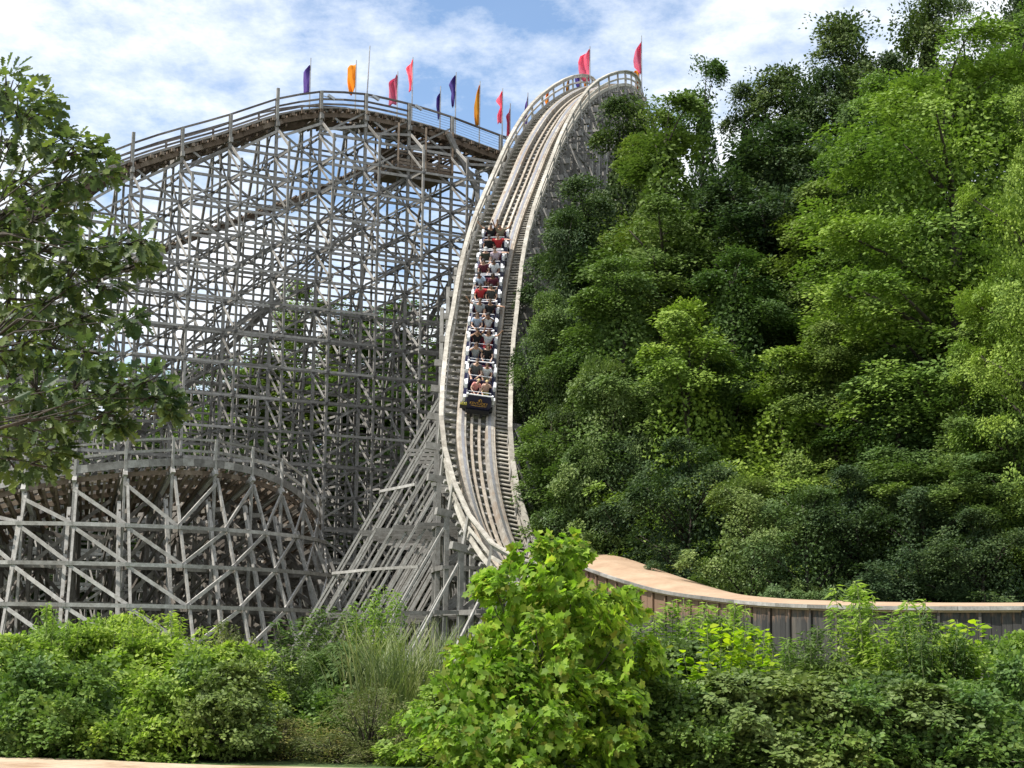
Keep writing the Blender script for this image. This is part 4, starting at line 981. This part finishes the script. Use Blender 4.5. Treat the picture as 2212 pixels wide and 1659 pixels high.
for nm, (sd, H_, z_, R_, pf_, nc_, nl_, ls_, rc_, m_) in {
    'dark_oval': (1, 25, .15, 3.6, 'oval', 380, 150, .17, .82, L['dark']), 'mid_oval': (2, 22, .12, 3.6, 'oval', 390, 170, .155, .78, L['mid']),
    'olive_spire': (3, 25, .10, 3.3, 'spire', 390, 165, .15, .70, L['olive']), 'lime_col': (4, 25, .08, 3.8, 'column', 450, 175, .15, .78, L['lime']),
    'grey_dome': (5, 9, .05, 3.0, 'dome', 200, 170, .12, .55, L['grey']), 'mid_dome': (6, 9.5, .05, 3.2, 'dome', 210, 170, .125, .58, L['mid']),
    'lime_spire': (7, 13, .05, 2.7, 'spire', 230, 160, .125, .54, L['lime']), 'dark_col': (8, 25, .08, 3.4, 'column', 380, 150, .15, .80, L['dark']),
    'mid_dark_col': (9, 20, .06, 3.4, 'column', 340, 150, .14, .74, L['mid'])}.items():
    PT[nm] = [tree(sd, H_, z_, R_, pf_, nc_, nl_, ls_, rc_, m_), 0]; HT[nm] = H_; RT[nm] = R_
MATS = {}
rt = random.Random(21)
def put(kind, u, vtop, Y, R, label, group, swap=None):
    pr0, used = PT[kind]; root = pr0 if not used else copy_tree(pr0); PT[kind][1] = 1
    if swap:
        for ch in root.children:
            if ch.name.startswith('crown'):
                me = ch.data.copy(); me.materials.clear(); me.materials.append(L[swap]); ch.data = me
    p = P(u, vtop, Y); R *= 1.18 if u > 1240 else 1.0
    return place(root, p.x, Y, rt.uniform(0, 6.28), R / RT[kind], p.z / HT[kind], label, group)
GR = 'trees of the wood to the right of the drop'
TR = [
 ('dark_oval', 1345, 215, 92, 3.0, 'dark crown touching the right side of the crest', None),
 ('olive_spire', 1408, 238, 84, 3.0, 'olive green tree left of the tallest pointed one', None),
 ('olive_spire', 1520, 135, 86, 2.9, 'pointed tree whose thin tip stands above its neighbours, left of the dark ones', 'mid'),
 ('olive_spire', 1440, 218, 76, 4.0, 'olive green broad crown in front of the thin pointed tip', None),
 ('dark_oval', 1612, 185, 88, 2.4, 'small dark crown just right of the pointed tip', None),
 ('dark_oval', 1695, 150, 86, 3.2, 'dark narrow crown between the pointed tip and the tall dark tree', None),
 ('dark_oval', 1825, 38, 86, 3.3, 'tall dark round-headed crown standing clear against the blue', None),
 ('dark_oval', 1770, 150, 84, 2.8, 'dark crown stepping down left of the tall round-headed one', None),
 ('dark_oval', 2000, -8, 88, 3.2, 'highest dark crown against the sky at the upper right', None),
 ('dark_oval', 1925, 120, 87, 2.4, 'dark gap-filled crown below the highest one', None),
 ('dark_col', 2085, 10, 90, 2.6, 'dark crown cut by the upper right edge', None),
 ('dark_oval', 2195, -30, 88, 2.6, 'dark crown in the extreme upper right corner', None),
 ('dark_oval', 1670, 270, 76, 3.9, 'deep shaded tree in the middle of the wood', None),
 ('mid_oval', 1868, 225, 74, 3.0, 'mid green crown at the left edge of the bright mass', None),
 ('lime_col', 1950, 170, 70, 3.2, 'bright green high crown leaning over the mid green one', None),
 ('lime_col', 2045, 70, 64, 4.3, 'great bright green tree filling the upper right', None),
 ('lime_col', 2200, 20, 66, 3.0, 'great bright green tree cut by the right edge', None),
 ('lime_col', 2215, 210, 56, 1.9, 'pale lime tree closest to the viewer on the right edge', 'lime'),
 ('mid_oval', 1265, 385, 80, 2.9, 'dark green crown overlapping the right side of the upper drop', 'dark'),
 ('mid_oval', 1222, 455, 76, 2.2, 'rounded green crown pressed against the drop handrail', 'dark'),
 ('mid_dark_col', 1195, 640, 74, 1.8, 'lower crown beside the train', None),
 ('mid_oval', 1580, 545, 70, 3.1, 'mid green crown with drooping bright tips at centre right', None),
 ('mid_oval', 1790, 400, 72, 3.4, 'mid green tree with pale patches below the bright mass', 'olive'),
 ('mid_oval', 2170, 600, 62, 2.6, 'mid green tree low on the right edge', None),
 ('mid_dark_col', 1240, 850, 71, 1.7, 'dark green low tree at the right foot of the drop', 'dark'),
 ('grey_dome', 1312, 790, 68, 2.1, 'grey green soft crown beside the foot of the drop', None),
 ('mid_oval', 1345, 560, 70, 3.0, 'broad mid green crown level with the train', None),
 ('lime_spire', 1485, 660, 66, 3.0, 'yellow green pointed young tree in the centre of the wood', 'lime'),
 ('lime_spire', 1560, 770, 67, 1.8, 'smaller yellow green young tree at the right of the pointed one', None),
 ('lime_spire', 1690, 760, 65, 3.1, 'yellow green spreading tree left of the dark hollow', 'lime'),
 ('mid_oval', 1800, 700, 65, 2.5, 'green tree above the dark hollow', None),
 ('mid_oval', 1935, 760, 62, 2.7, 'green drooping tree right of the dark hollow', None),
 ('mid_oval', 2080, 830, 58, 2.6, 'green tree with long level sprays over the plank wall', None),
 ('mid_dark_col', 2190, 900, 56, 2.2, 'green shaded tree over the right end of the plank wall', None),
 ('grey_dome', 1268, 975, 68, 1.9, 'grey green shrub tree just above the tan roof, left', None),
 ('grey_dome', 1360, 960, 67, 2.1, 'grey green shrub tree just above the tan roof, right', 'dark'),
 ('mid_dome', 1490, 960, 63, 2.4, 'green rounded shrub tree behind the tan roof', 'dark'),
 ('grey_dome', 1620, 1040, 58, 2.0, 'pale grey green shrub behind the low end of the roof', None),
 ('grey_dome', 1740, 1060, 57, 2.0, 'silvery green shrub left of the dark hollow', None),
 ('mid_dome', 1850, 1020, 58, 2.3, 'green shrub in the dark hollow above the wall', 'dark'),
 ('mid_dome', 1990, 1060, 56, 2.2, 'dark shrub right of the hollow above the wall', 'dark'),
 ('mid_dome', 2120, 1110, 54, 2.0, 'dark shrub at the right edge above the wall', 'dark'),
 ('mid_dome', 1200, 1070, 70, 1.3, 'low dark shrub between the drop foot and the tan roof', 'dark'),
]
for k_, u, v, Y, R, lab, sw in TR: put(k_, u, v, Y, R, lab, GR, sw)
GB = 'trees behind the coaster hill'
TB = [(-60, 820, 128), (60, 800, 124), (170, 812, 130), (285, 790, 126), (395, 800, 128), (480, 775, 124), (560, 730, 127), (640, 615, 132), (720, 660, 130), (800, 675, 128), (875, 655, 134), (950, 690, 130), (1030, 670, 136), (1110, 640, 138)]
WB = ['far left edge', 'second from the left edge', 'left of the inner track', 'below the inner track start', 'in the lower middle left', 'left of the pointed one', 'at the left shoulder of the pointed one', 'pointed and tallest', 'at the right shoulder of the pointed one', 'below the service platform, left', 'below the service platform, right', 'left of the drop braces', 'closest to the drop', 'hidden mostly by the drop']
for i, (u, v, Y) in enumerate(TB):
    kind = ['olive_spire', 'mid_oval', 'olive_spire'][i % 3] if i != 7 else 'olive_spire'
    put(kind, u, v, Y, 6.4 if i != 7 else 4.8, 'green tree seen through the hill lattice, ' + WB[i], GB, 'lime' if i % 2 else None)
for i, (u, v, Y) in enumerate([(-40, 980, 108), (90, 960, 110), (230, 1000, 112), (360, 950, 113), (500, 960, 114), (620, 930, 115), (740, 950, 116), (850, 930, 117), (960, 940, 118)]):
    put(['mid_dome', 'dark_oval'][i % 2] if i % 2 == 0 else 'dark_col', u, v, Y, 3.6, 'dark low tree behind the hill frames, number %s from the left' % ['one', 'two', 'three', 'four', 'five', 'six', 'seven', 'eight', 'nine'][i], GB)
# ------------------------------------------------------------ near bushes
def bush(seed, H, R, ncl, nlf, ls, rc, mat, kind, prof='dome', name='bush', z0=.02, **kw):
    kw.setdefault('jit', .7); kw.setdefault('per', 5); kw.setdefault('lobes', .5)
    V, F, cc = crown_mesh(seed, H, H * z0, R, prof, ncl, nlf, ls, rc, kind, **kw)
    root = empty(name); link('foliage', np_mesh('foliage', V, F), root, mat)
    b_ = MB(); g = random.Random(seed)
    for k in range(min(26, len(cc))):
        c0 = Vector(cc[(k * 37) % len(cc)]); b_.tube([(g.uniform(-.12, .12) * R, g.uniform(-.12, .12) * R, 0), c0 * .5 + Vector((0, 0, .12)), c0], [.022, .014, .006], 5)
    b_.build('stems', M['bark'], root, True); return root
def sprig(seed, H, nst, R, per, ls, mat, kind='lance', name='tall_weed', droop=.9):
    g = np.random.default_rng(seed); b_ = MB(); Pp = []; Y_ = []; Nn_ = []; S_ = []
    for k in range(nst):
        a = g.random() * 6.28; r = R * math.sqrt(g.random()); h = H * g.uniform(.6, 1); bx, by = r * math.cos(a) * .5, r * math.sin(a) * .5
        pts = [Vector((bx, by, 0)), Vector((bx + r * .3 * math.cos(a), by + r * .3 * math.sin(a), h * .5)), Vector((bx + r * .7 * math.cos(a), by + r * .7 * math.sin(a), h))]
        b_.tube(pts, [.018, .011, .004], 5)
        for j in range(per):
            t = .12 + .88 * (j + g.random()) / per; p = pts[0].lerp(pts[1], t * 2) if t < .5 else pts[1].lerp(pts[2], t * 2 - 1)
            aa = g.random() * 6.28; ln = (.30 * (1.05 - t) + .05) * g.random(); d = np.array([math.cos(aa), math.sin(aa), .35 - droop * g.random()])
            Pp.append(np.array(p) + d * ln); Y_.append(d); Nn_.append(np.array([g.normal(0, .4), g.normal(0, .4), 1])); S_.append(ls * g.uniform(.6, 1.2))
    V, F = scatter(kind, np.array(Pp), np.array(Y_), np.array(Nn_), np.array(S_))
    root = empty(name); link('foliage', np_mesh('foliage', V, F), root, mat); b_.build('stems', M['stem'], root, True); return root
BP = {
 'round': (bush(31, 2.3, 1.15, 150, 56, .10, .26, L['bush'], 'round'), 2.3, 1.15),
 'fine': (bush(32, 2.2, 1.1, 150, 66, .085, .25, L['bush'], 'kite'), 2.2, 1.1),
 'dark': (bush(33, 1.9, 1.1, 120, 56, .10, .27, L['bushdark'], 'round'), 1.9, 1.1),
 'lance': (bush(34, 2.3, 1.1, 150, 60, .15, .27, L['mid'], 'lance', droop=.5, flat=.6), 2.3, 1.1),
 'grey': (bush(35, 2.2, 1.1, 150, 56, .115, .27, L['grey'], 'round', droop=.3), 2.2, 1.1),
 'weed': (sprig(36, 2.8, 24, .8, 230, .19, L['grey']), 2.8, .8),
 'weedlime': (sprig(37, 2.4, 9, .55, 90, .19, L['bright'], 'round'), 2.4, .55),
 'dry': (bush(38, 1.2, .9, 70, 60, .07, .25, L['dry'], 'lance', flat=.9), 1.2, .9),
}
BU = {k: 0 for k in BP}
rb = random.Random(77)
GBU = 'bushes of the overgrown strip by the path'
def bput(kind, u, vtop, Y, R, label, cat='bush', swap=None):
    pr0, h0, r0 = BP[kind]; root = pr0 if not BU[kind] else copy_tree(pr0); BU[kind] = 1
    if swap:
        for ch in root.children:
            if ch.name.startswith('foliage'): me = ch.data.copy(); me.materials.clear(); me.materials.append(L[swap]); ch.data = me
    p = P(u, vtop, Y); return place(root, p.x, Y, rb.uniform(0, 6.28), R / r0, p.z / h0, label, GBU, cat)
BL = [
 ('fine', 40, 1385, 27.5, 1.1, 'bush at the left edge with fine yellow green leaves', None), ('round', 140, 1372, 28.5, 1.1, 'bush right of the one at the left edge, twiggy top', None),
 ('fine', 235, 1345, 28.5, 1.0, 'tall fine leaved bush in front of the lower turn', None), ('round', 330, 1395, 27.5, 1.0, 'bush with a few yellow leaves right of the tall fine leaved one', None),
 ('weed', 395, 1318, 28.5, .5, 'upright leafy shoot rising before the lower turn', 'bush'), ('round', 440, 1415, 27, 1.0, 'bush with reddish tips before the bottom ledger', None),
 ('fine', 530, 1400, 27.2, .9, 'right end bush of the left group, beside the bare grass', None),
 ('dark', 60, 1425, 25.6, .9, 'dark low bush above the tan path, leftmost', None), ('dark', 190, 1445, 25.4, .9, 'dark low bush above the tan path, second from left', None),
 ('dark', 330, 1465, 25.2, .8, 'low bush overhanging the bright strip of path', 'bush'), ('dark', 420, 1425, 25.6, .8, 'dark low bush right of the bright strip of path', None), ('round', 510, 1445, 25.2, .75, 'glossy leaved low bush over the path edge', 'grey'),
 ('dry', 610, 1560, 25.6, .9, 'dry straw coloured weeds beside the glossy low bush', None), ('dry', 720, 1590, 25.2, .8, 'dry tangled weeds under the reeds', None), ('dry', 560, 1500, 31, .9, 'dry weeds at the edge of the bare grass', 'dry'),
 ('weed', 690, 1305, 31, .7, 'leafy shrub with upright shoots left of the fan of braces', 'mid'), ('lance', 760, 1400, 29.5, 1.0, 'shrub below the upright shoots, before the fan of braces', None),
 ('weed', 818, 1262, 31, .45, 'tall leafy shoot standing highest before the fan of braces', 'bush'), ('dark', 700, 1500, 27, .8, 'dark shrub left of the reeds', None),
 ('dry', 900, 1540, 25.6, .8, 'yellowish weeds at the foot of the big leaved sapling', 'bush'), ('round', 965, 1485, 24.8, .8, 'low bush left of the big leaved sapling foot', None),
 ('weed', 1450, 1290, 29.5, .8, 'drooping leaved weeds before the left of the plank wall', None), ('weed', 1560, 1300, 30, .6, 'drooping leaved weeds rising to the roof edge', None), ('weed', 1640, 1345, 29.5, .6, 'short drooping leaved weeds before the plank wall', None),
 ('grey', 1450, 1400, 27.5, 1.1, 'grey green bush right of the big leaved sapling', None), ('lance', 1560, 1420, 27.5, 1.0, 'bush with hanging narrow leaves under the plank wall', None),
 ('weedlime', 1545, 1345, 26.3, .45, 'young lime green sapling with layered leaves', 'bright'), ('weedlime', 1620, 1355, 26.8, .35, 'second lime green sapling just right of the layered one', 'bright'), 
 ('grey', 1680, 1460, 26.5, 1.1, 'grey green bush below the bare part of the wall', None), ('lance', 1790, 1440, 27, 1.1, 'narrow leaved bush at the foot of the tall weed', None),
 ('weed', 1885, 1252, 29, .75, 'tallest drooping leaved weed before the plank wall', None), ('weed', 1960, 1330, 28.5, .6, 'reddish tinged weed right of the tallest one', None),
 ('grey', 1910, 1470, 26.5, 1.1, 'glossy grey green bush under the tallest weed', None), ('fine', 2060, 1390, 27.5, .9, 'yellow green bush near the right edge', 'bush'),
 ('weedlime', 2110, 1335, 27.5, .5, 'lime green sapling near the right edge', None), ('fine', 2190, 1380, 28, .9, 'bush at the right edge with airy top', None), ('lance', 2080, 1480, 26.2, 1.1, 'narrow leaved bush low near the right edge', 'bushdark'), ('dark', 2190, 1425, 25.6, 1.0, 'dark bush in the lower right corner', None),
 ('dark', 1400, 1445, 25, .9, 'dark fern-like bush right of the sapling foot', None), ('dark', 1490, 1485, 24.6, .8, 'dark bush at the bottom right of the sapling', None), ('grey', 1600, 1465, 24.8, .9, 'bush at the bottom edge below the lime sapling', None),
 ('grey', 1730, 1475, 24.6, .9, 'silver glinting bush at the bottom edge', None), ('dark', 1850, 1485, 24.6, .9, 'dark bush at the bottom edge, under the tallest weed', None), ('grey', 1970, 1485, 24.6, .9, 'grey bush at the bottom edge near the right', None), ('dark', 2090, 1495, 24.4, .9, 'dark bush at the bottom edge, last but one on the right', None),
 ('weed', 120, 1300, 27.8, .35, 'thin shoots sticking out above the second bush from the left', 'bush'), ('weed', 300, 1312, 27.6, .4, 'thin shoots between the tall fine leaved bush and the yellow leaved one', 'bush'), ('weed', 500, 1335, 27.4, .35, 'reddish shoots at the right end of the left bush group', 'dry'),
 ('weed', 620, 1395, 27.2, .4, 'thin weeds beside the bare grass', 'grey'), ('dry', 800, 1500, 25.4, .8, 'seed headed dry weeds in front of the reed clump', None), ('weed', 1010, 1420, 25.5, .45, 'leafy shoots left of the big leaved sapling', 'bush'),
 ('weed', 1300, 1262, 26.2, .5, 'leafy shoots right of the big leaved sapling', 'mid'), ('weed', 1740, 1350, 27.2, .5, 'leafy shoots before the bare part of the wall', 'mid'), ('weed', 2010, 1315, 27.0, .5, 'leafy shoots between the yellow green bush and the tall weeds', 'mid'), ('weed', 2170, 1400, 26.6, .5, 'leafy shoots in front of the airy bush at the right edge', 'bush')]
for k_, u, v, Y, R, lab, sw in BL: bput(k_, u, v, Y, R, lab, 'bush' if 'weed' not in lab and 'sapling' not in lab else ('sapling' if 'sapling' in lab and 'foot' not in lab and 'right of' not in lab and 'bottom' not in lab and 'below' not in lab else 'plant'), sw)
# the big leaved sapling
V, F, cc = crown_mesh(53, 3.75, .1, 1.72, 'dome', 330, 28, .145, .24, 'sycamore', flat=.6, droop=.2, fill=.14, lobes=.42, per=6, jit=.6)
syc = empty('sycamore_sapling'); link('crown', np_mesh('crown', V, F), syc, L['sycamore'])
b_ = MB(); g0 = random.Random(9)
for k in range(7):
    a = g0.uniform(0, 6.28); r_ = g0.uniform(.2, 1.0); b_.tube([(0, 0, 0), (.4 * r_ * math.cos(a), .4 * r_ * math.sin(a), 1.4), (r_ * math.cos(a), r_ * math.sin(a), 3.1)], [.04, .028, .01], 6)
for k in range(50): c0 = Vector(cc[(k * 29) % len(cc)]); b_.tube([(c0.x * .35, c0.y * .35, c0.z * .55), c0 * .8 + Vector((0, 0, .05)), c0], [.016, .010, .005], 5)
b_.build('trunk', M['bark'], syc, True)
p = P(1195, 1215, 24.2); place(syc, p.x, 24.2, 1.0, .76, .84, 'big leaved bright green sapling in front of the foot of the drop', None, 'sapling')
V, F, cc = crown_mesh(52, 1.5, .05, 1.25, 'dome', 110, 36, .12, .26, 'sycamore', flat=.5, droop=.4, fill=.2, jit=.6, per=5); lo = empty('maple_bush'); link('foliage', np_mesh('foliage', V, F), lo, L['sycamore'])
b_ = MB()
for k in range(20): c0 = Vector(cc[(k * 29) % len(cc)]); b_.tube([(0, 0, 0), c0 * .6, c0], [.016, .010, .005], 5)
b_.build('stems', M['bark'], lo, True); p = P(1075, 1500, 23.2); place(lo, p.x, 23.2, 1.0, .85, .95, 'lobed leaved low bush at the foot of the big leaved sapling', GBU, 'bush')
# reeds
g = np.random.default_rng(5)
def reeds(name, u, Y, n, H, spread, label, lean=.35):
    pos = np.stack([g.normal(0, spread, n), g.normal(0, spread * .6, n), np.zeros(n)], 1)
    a = g.random(n) * 6.283; yd = np.stack([np.cos(a) * lean * g.random(n), np.sin(a) * lean * g.random(n), np.ones(n)], 1); nd = np.stack([-np.cos(a), -np.sin(a), np.full(n, .3)], 1)
    V, F = scatter('blade', pos, yd, nd, H * g.uniform(.5, 1, n)); o = link(name, np_mesh(name, V, F), None, L['reed']); o.location = (P(u, 1400, Y).x, Y, 0); return o
tag(reeds('reed_clump', 850, 27.5, 620, 2.35, .36, ''), 'tall clump of arching reed blades before the fan of braces', 'reeds')
tag(reeds('reed_clump', 930, 28.5, 420, 2.3, .4, ''), 'thinner clump of upright reed blades left of the big leaved sapling', 'reeds')
# grass strip
n = 60000; gx = g.uniform(-16, 16, n); gy = g.uniform(25.2, 40, n) ; gy = 25 + (gy - 25)
pos = np.stack([gx, gy, np.zeros(n)], 1); V, F = scatter('blade', pos, np.stack([g.normal(0, .35, n), g.normal(0, .35, n), np.ones(n)], 1), g.normal(0, 1, (n, 3)), g.uniform(.2, .5, n))
V[:, :] = V; tag(link('grass', np_mesh('grass', V, F), None, L['grassl']), kind='stuff')
# ------------------------------------------------------------ the oak near the viewer, left
g = np.random.default_rng(12); oak = empty('oak_tree', (-4.6, 9.2, 0))
tag(oak, 'near oak whose lobed leaves hang over the left edge', 'tree')
b_ = MB(); b_.tube([(0, 0, 0), (.05, 0, 1.5), (0, .1, 3.2), (.1, 0, 5.0), (.1, .1, 6.4)], [.22, .19, .16, .11, .05], 12)
for zz_, x_ in ((2.15, 1.55), (2.75, 1.45), (3.3, 1.6), (3.9, 1.4)): b_.tube([(.05, 0, zz_ - .5), (.6, .03, zz_ - .25), (x_, 0, zz_)], [.05, .028, .010], 8)
OT = [  # branch ends as seen: (u, v, Y, leaves spread)
 (20, 175, 9.4, .20), (60, 235, 9.2, .22), (95, 215, 9.5, .12), (25, 290, 9.6, .28), (110, 300, 9.2, .16), (165, 315, 9.0, .13), (205, 330, 9.1, .10), (60, 380, 9.6, .3), (150, 385, 9.3, .18), (225, 370, 8.9, .10), (20, 460, 9.4, .32), (90, 470, 9.2, .26), (150, 450, 9.5, .14),
 (30, 560, 9.5, .34), (110, 550, 9.2, .26), (185, 530, 9.0, .13), (215, 560, 9.0, .10), (270, 525, 8.9, .08), (310, 520, 8.8, .06), (160, 590, 9.1, .2), (230, 610, 9.0, .13), (300, 570, 8.9, .08), (30, 640, 9.6, .34), (110, 650, 9.3, .28), (190, 680, 9.1, .14), (285, 690, 8.9, .08),
 (40, 740, 9.5, .32), (120, 750, 9.3, .26), (200, 770, 9.0, .16), (20, 830, 9.6, .3), (100, 830, 9.2, .28), (190, 830, 9.0, .22), (270, 830, 8.9, .15), (330, 820, 8.8, .10), (350, 860, 8.8, .08), (240, 890, 8.9, .14), (60, 910, 9.4, .26), (140, 900, 9.2, .2), (370, 890, 8.8, .06), (30, 985, 9.5, .22), (90, 1000, 9.3, .12), (120, 975, 9.2, .1), (250, 920, 8.9, .1)]
Pp = []; Yd = []; Nd = []; S_ = []
for u, v, Y, sp_ in OT:
    e = P(u, v, Y) - oak.location; zb = min(6.2, max(1.6, e.z - .25 * abs(e.x) - .1)); a = Vector((.05, .0, zb)); md = a.lerp(e, .5) + Vector((0, 0, .10))
    hubs = [Vector((1.55, .1, 2.15)), Vector((1.45, -.1, 2.75)), Vector((1.6, 0, 3.3)), Vector((1.4, .1, 3.9))]
    hb_ = min(hubs, key=lambda q_: abs(q_.z - e.z + .15) + .2 * abs(q_.x - e.x)); j1 = Vector(g.normal(0, .05, 3)); j2 = Vector(g.normal(0, .05, 3))
    b_.tube([hb_, hb_.lerp(e, .3) + j1 + Vector((0, 0, .06)), hb_.lerp(e, .62) + j2 + Vector((0, 0, .05)), e], [.008, .006, .004, .002], 6); md = hb_.lerp(e, .62) + j2; n0_ = 8
    sp_ *= .66; n_ = int(16 + sp_ * (310 if u < 215 else 230))
    for k in range(n0_):
        p = np.array(hb_.lerp(e, .2 + .8 * g.random())) + g.normal(0, .07, 3) + [0, 0, .03]
        Pp.append(p); Yd.append(g.normal(0, .7, 3) + [.3, -.1, -.3]); Nd.append(np.array([.1, -.25, 1.0]) + g.normal(0, .5, 3)); S_.append(g.uniform(.065, .12))
    for k in range(n_):
        d = g.normal(0, 1, 3); d /= np.linalg.norm(d); p = np.array(e) + d * sp_ * (.35 + .65 * g.random()) * np.array([1.1, 1, .8])
        outd = d * .8 + np.array([.4, -.15, -.35]) + g.normal(0, .25, 3)
        Pp.append(p); Yd.append(outd); Nd.append(np.array([.1, -.25, 1.0]) + g.normal(0, .5, 3)); S_.append(g.uniform(.065, .13))
    for k in range(int(4 + sp_ * 22)):
        d = g.normal(0, 1, 3); d /= np.linalg.norm(d); b_.tube([e.lerp(md, .25), e + Vector(d * sp_ * .6)], [.008, .003], 4)
V, F = scatter('oak', np.array(Pp), np.array(Yd), np.array(Nd), np.array(S_)); link('crown', np_mesh('crown', V, F), oak, L['oak'])
b_.build('trunk', M['bark'], oak, True)
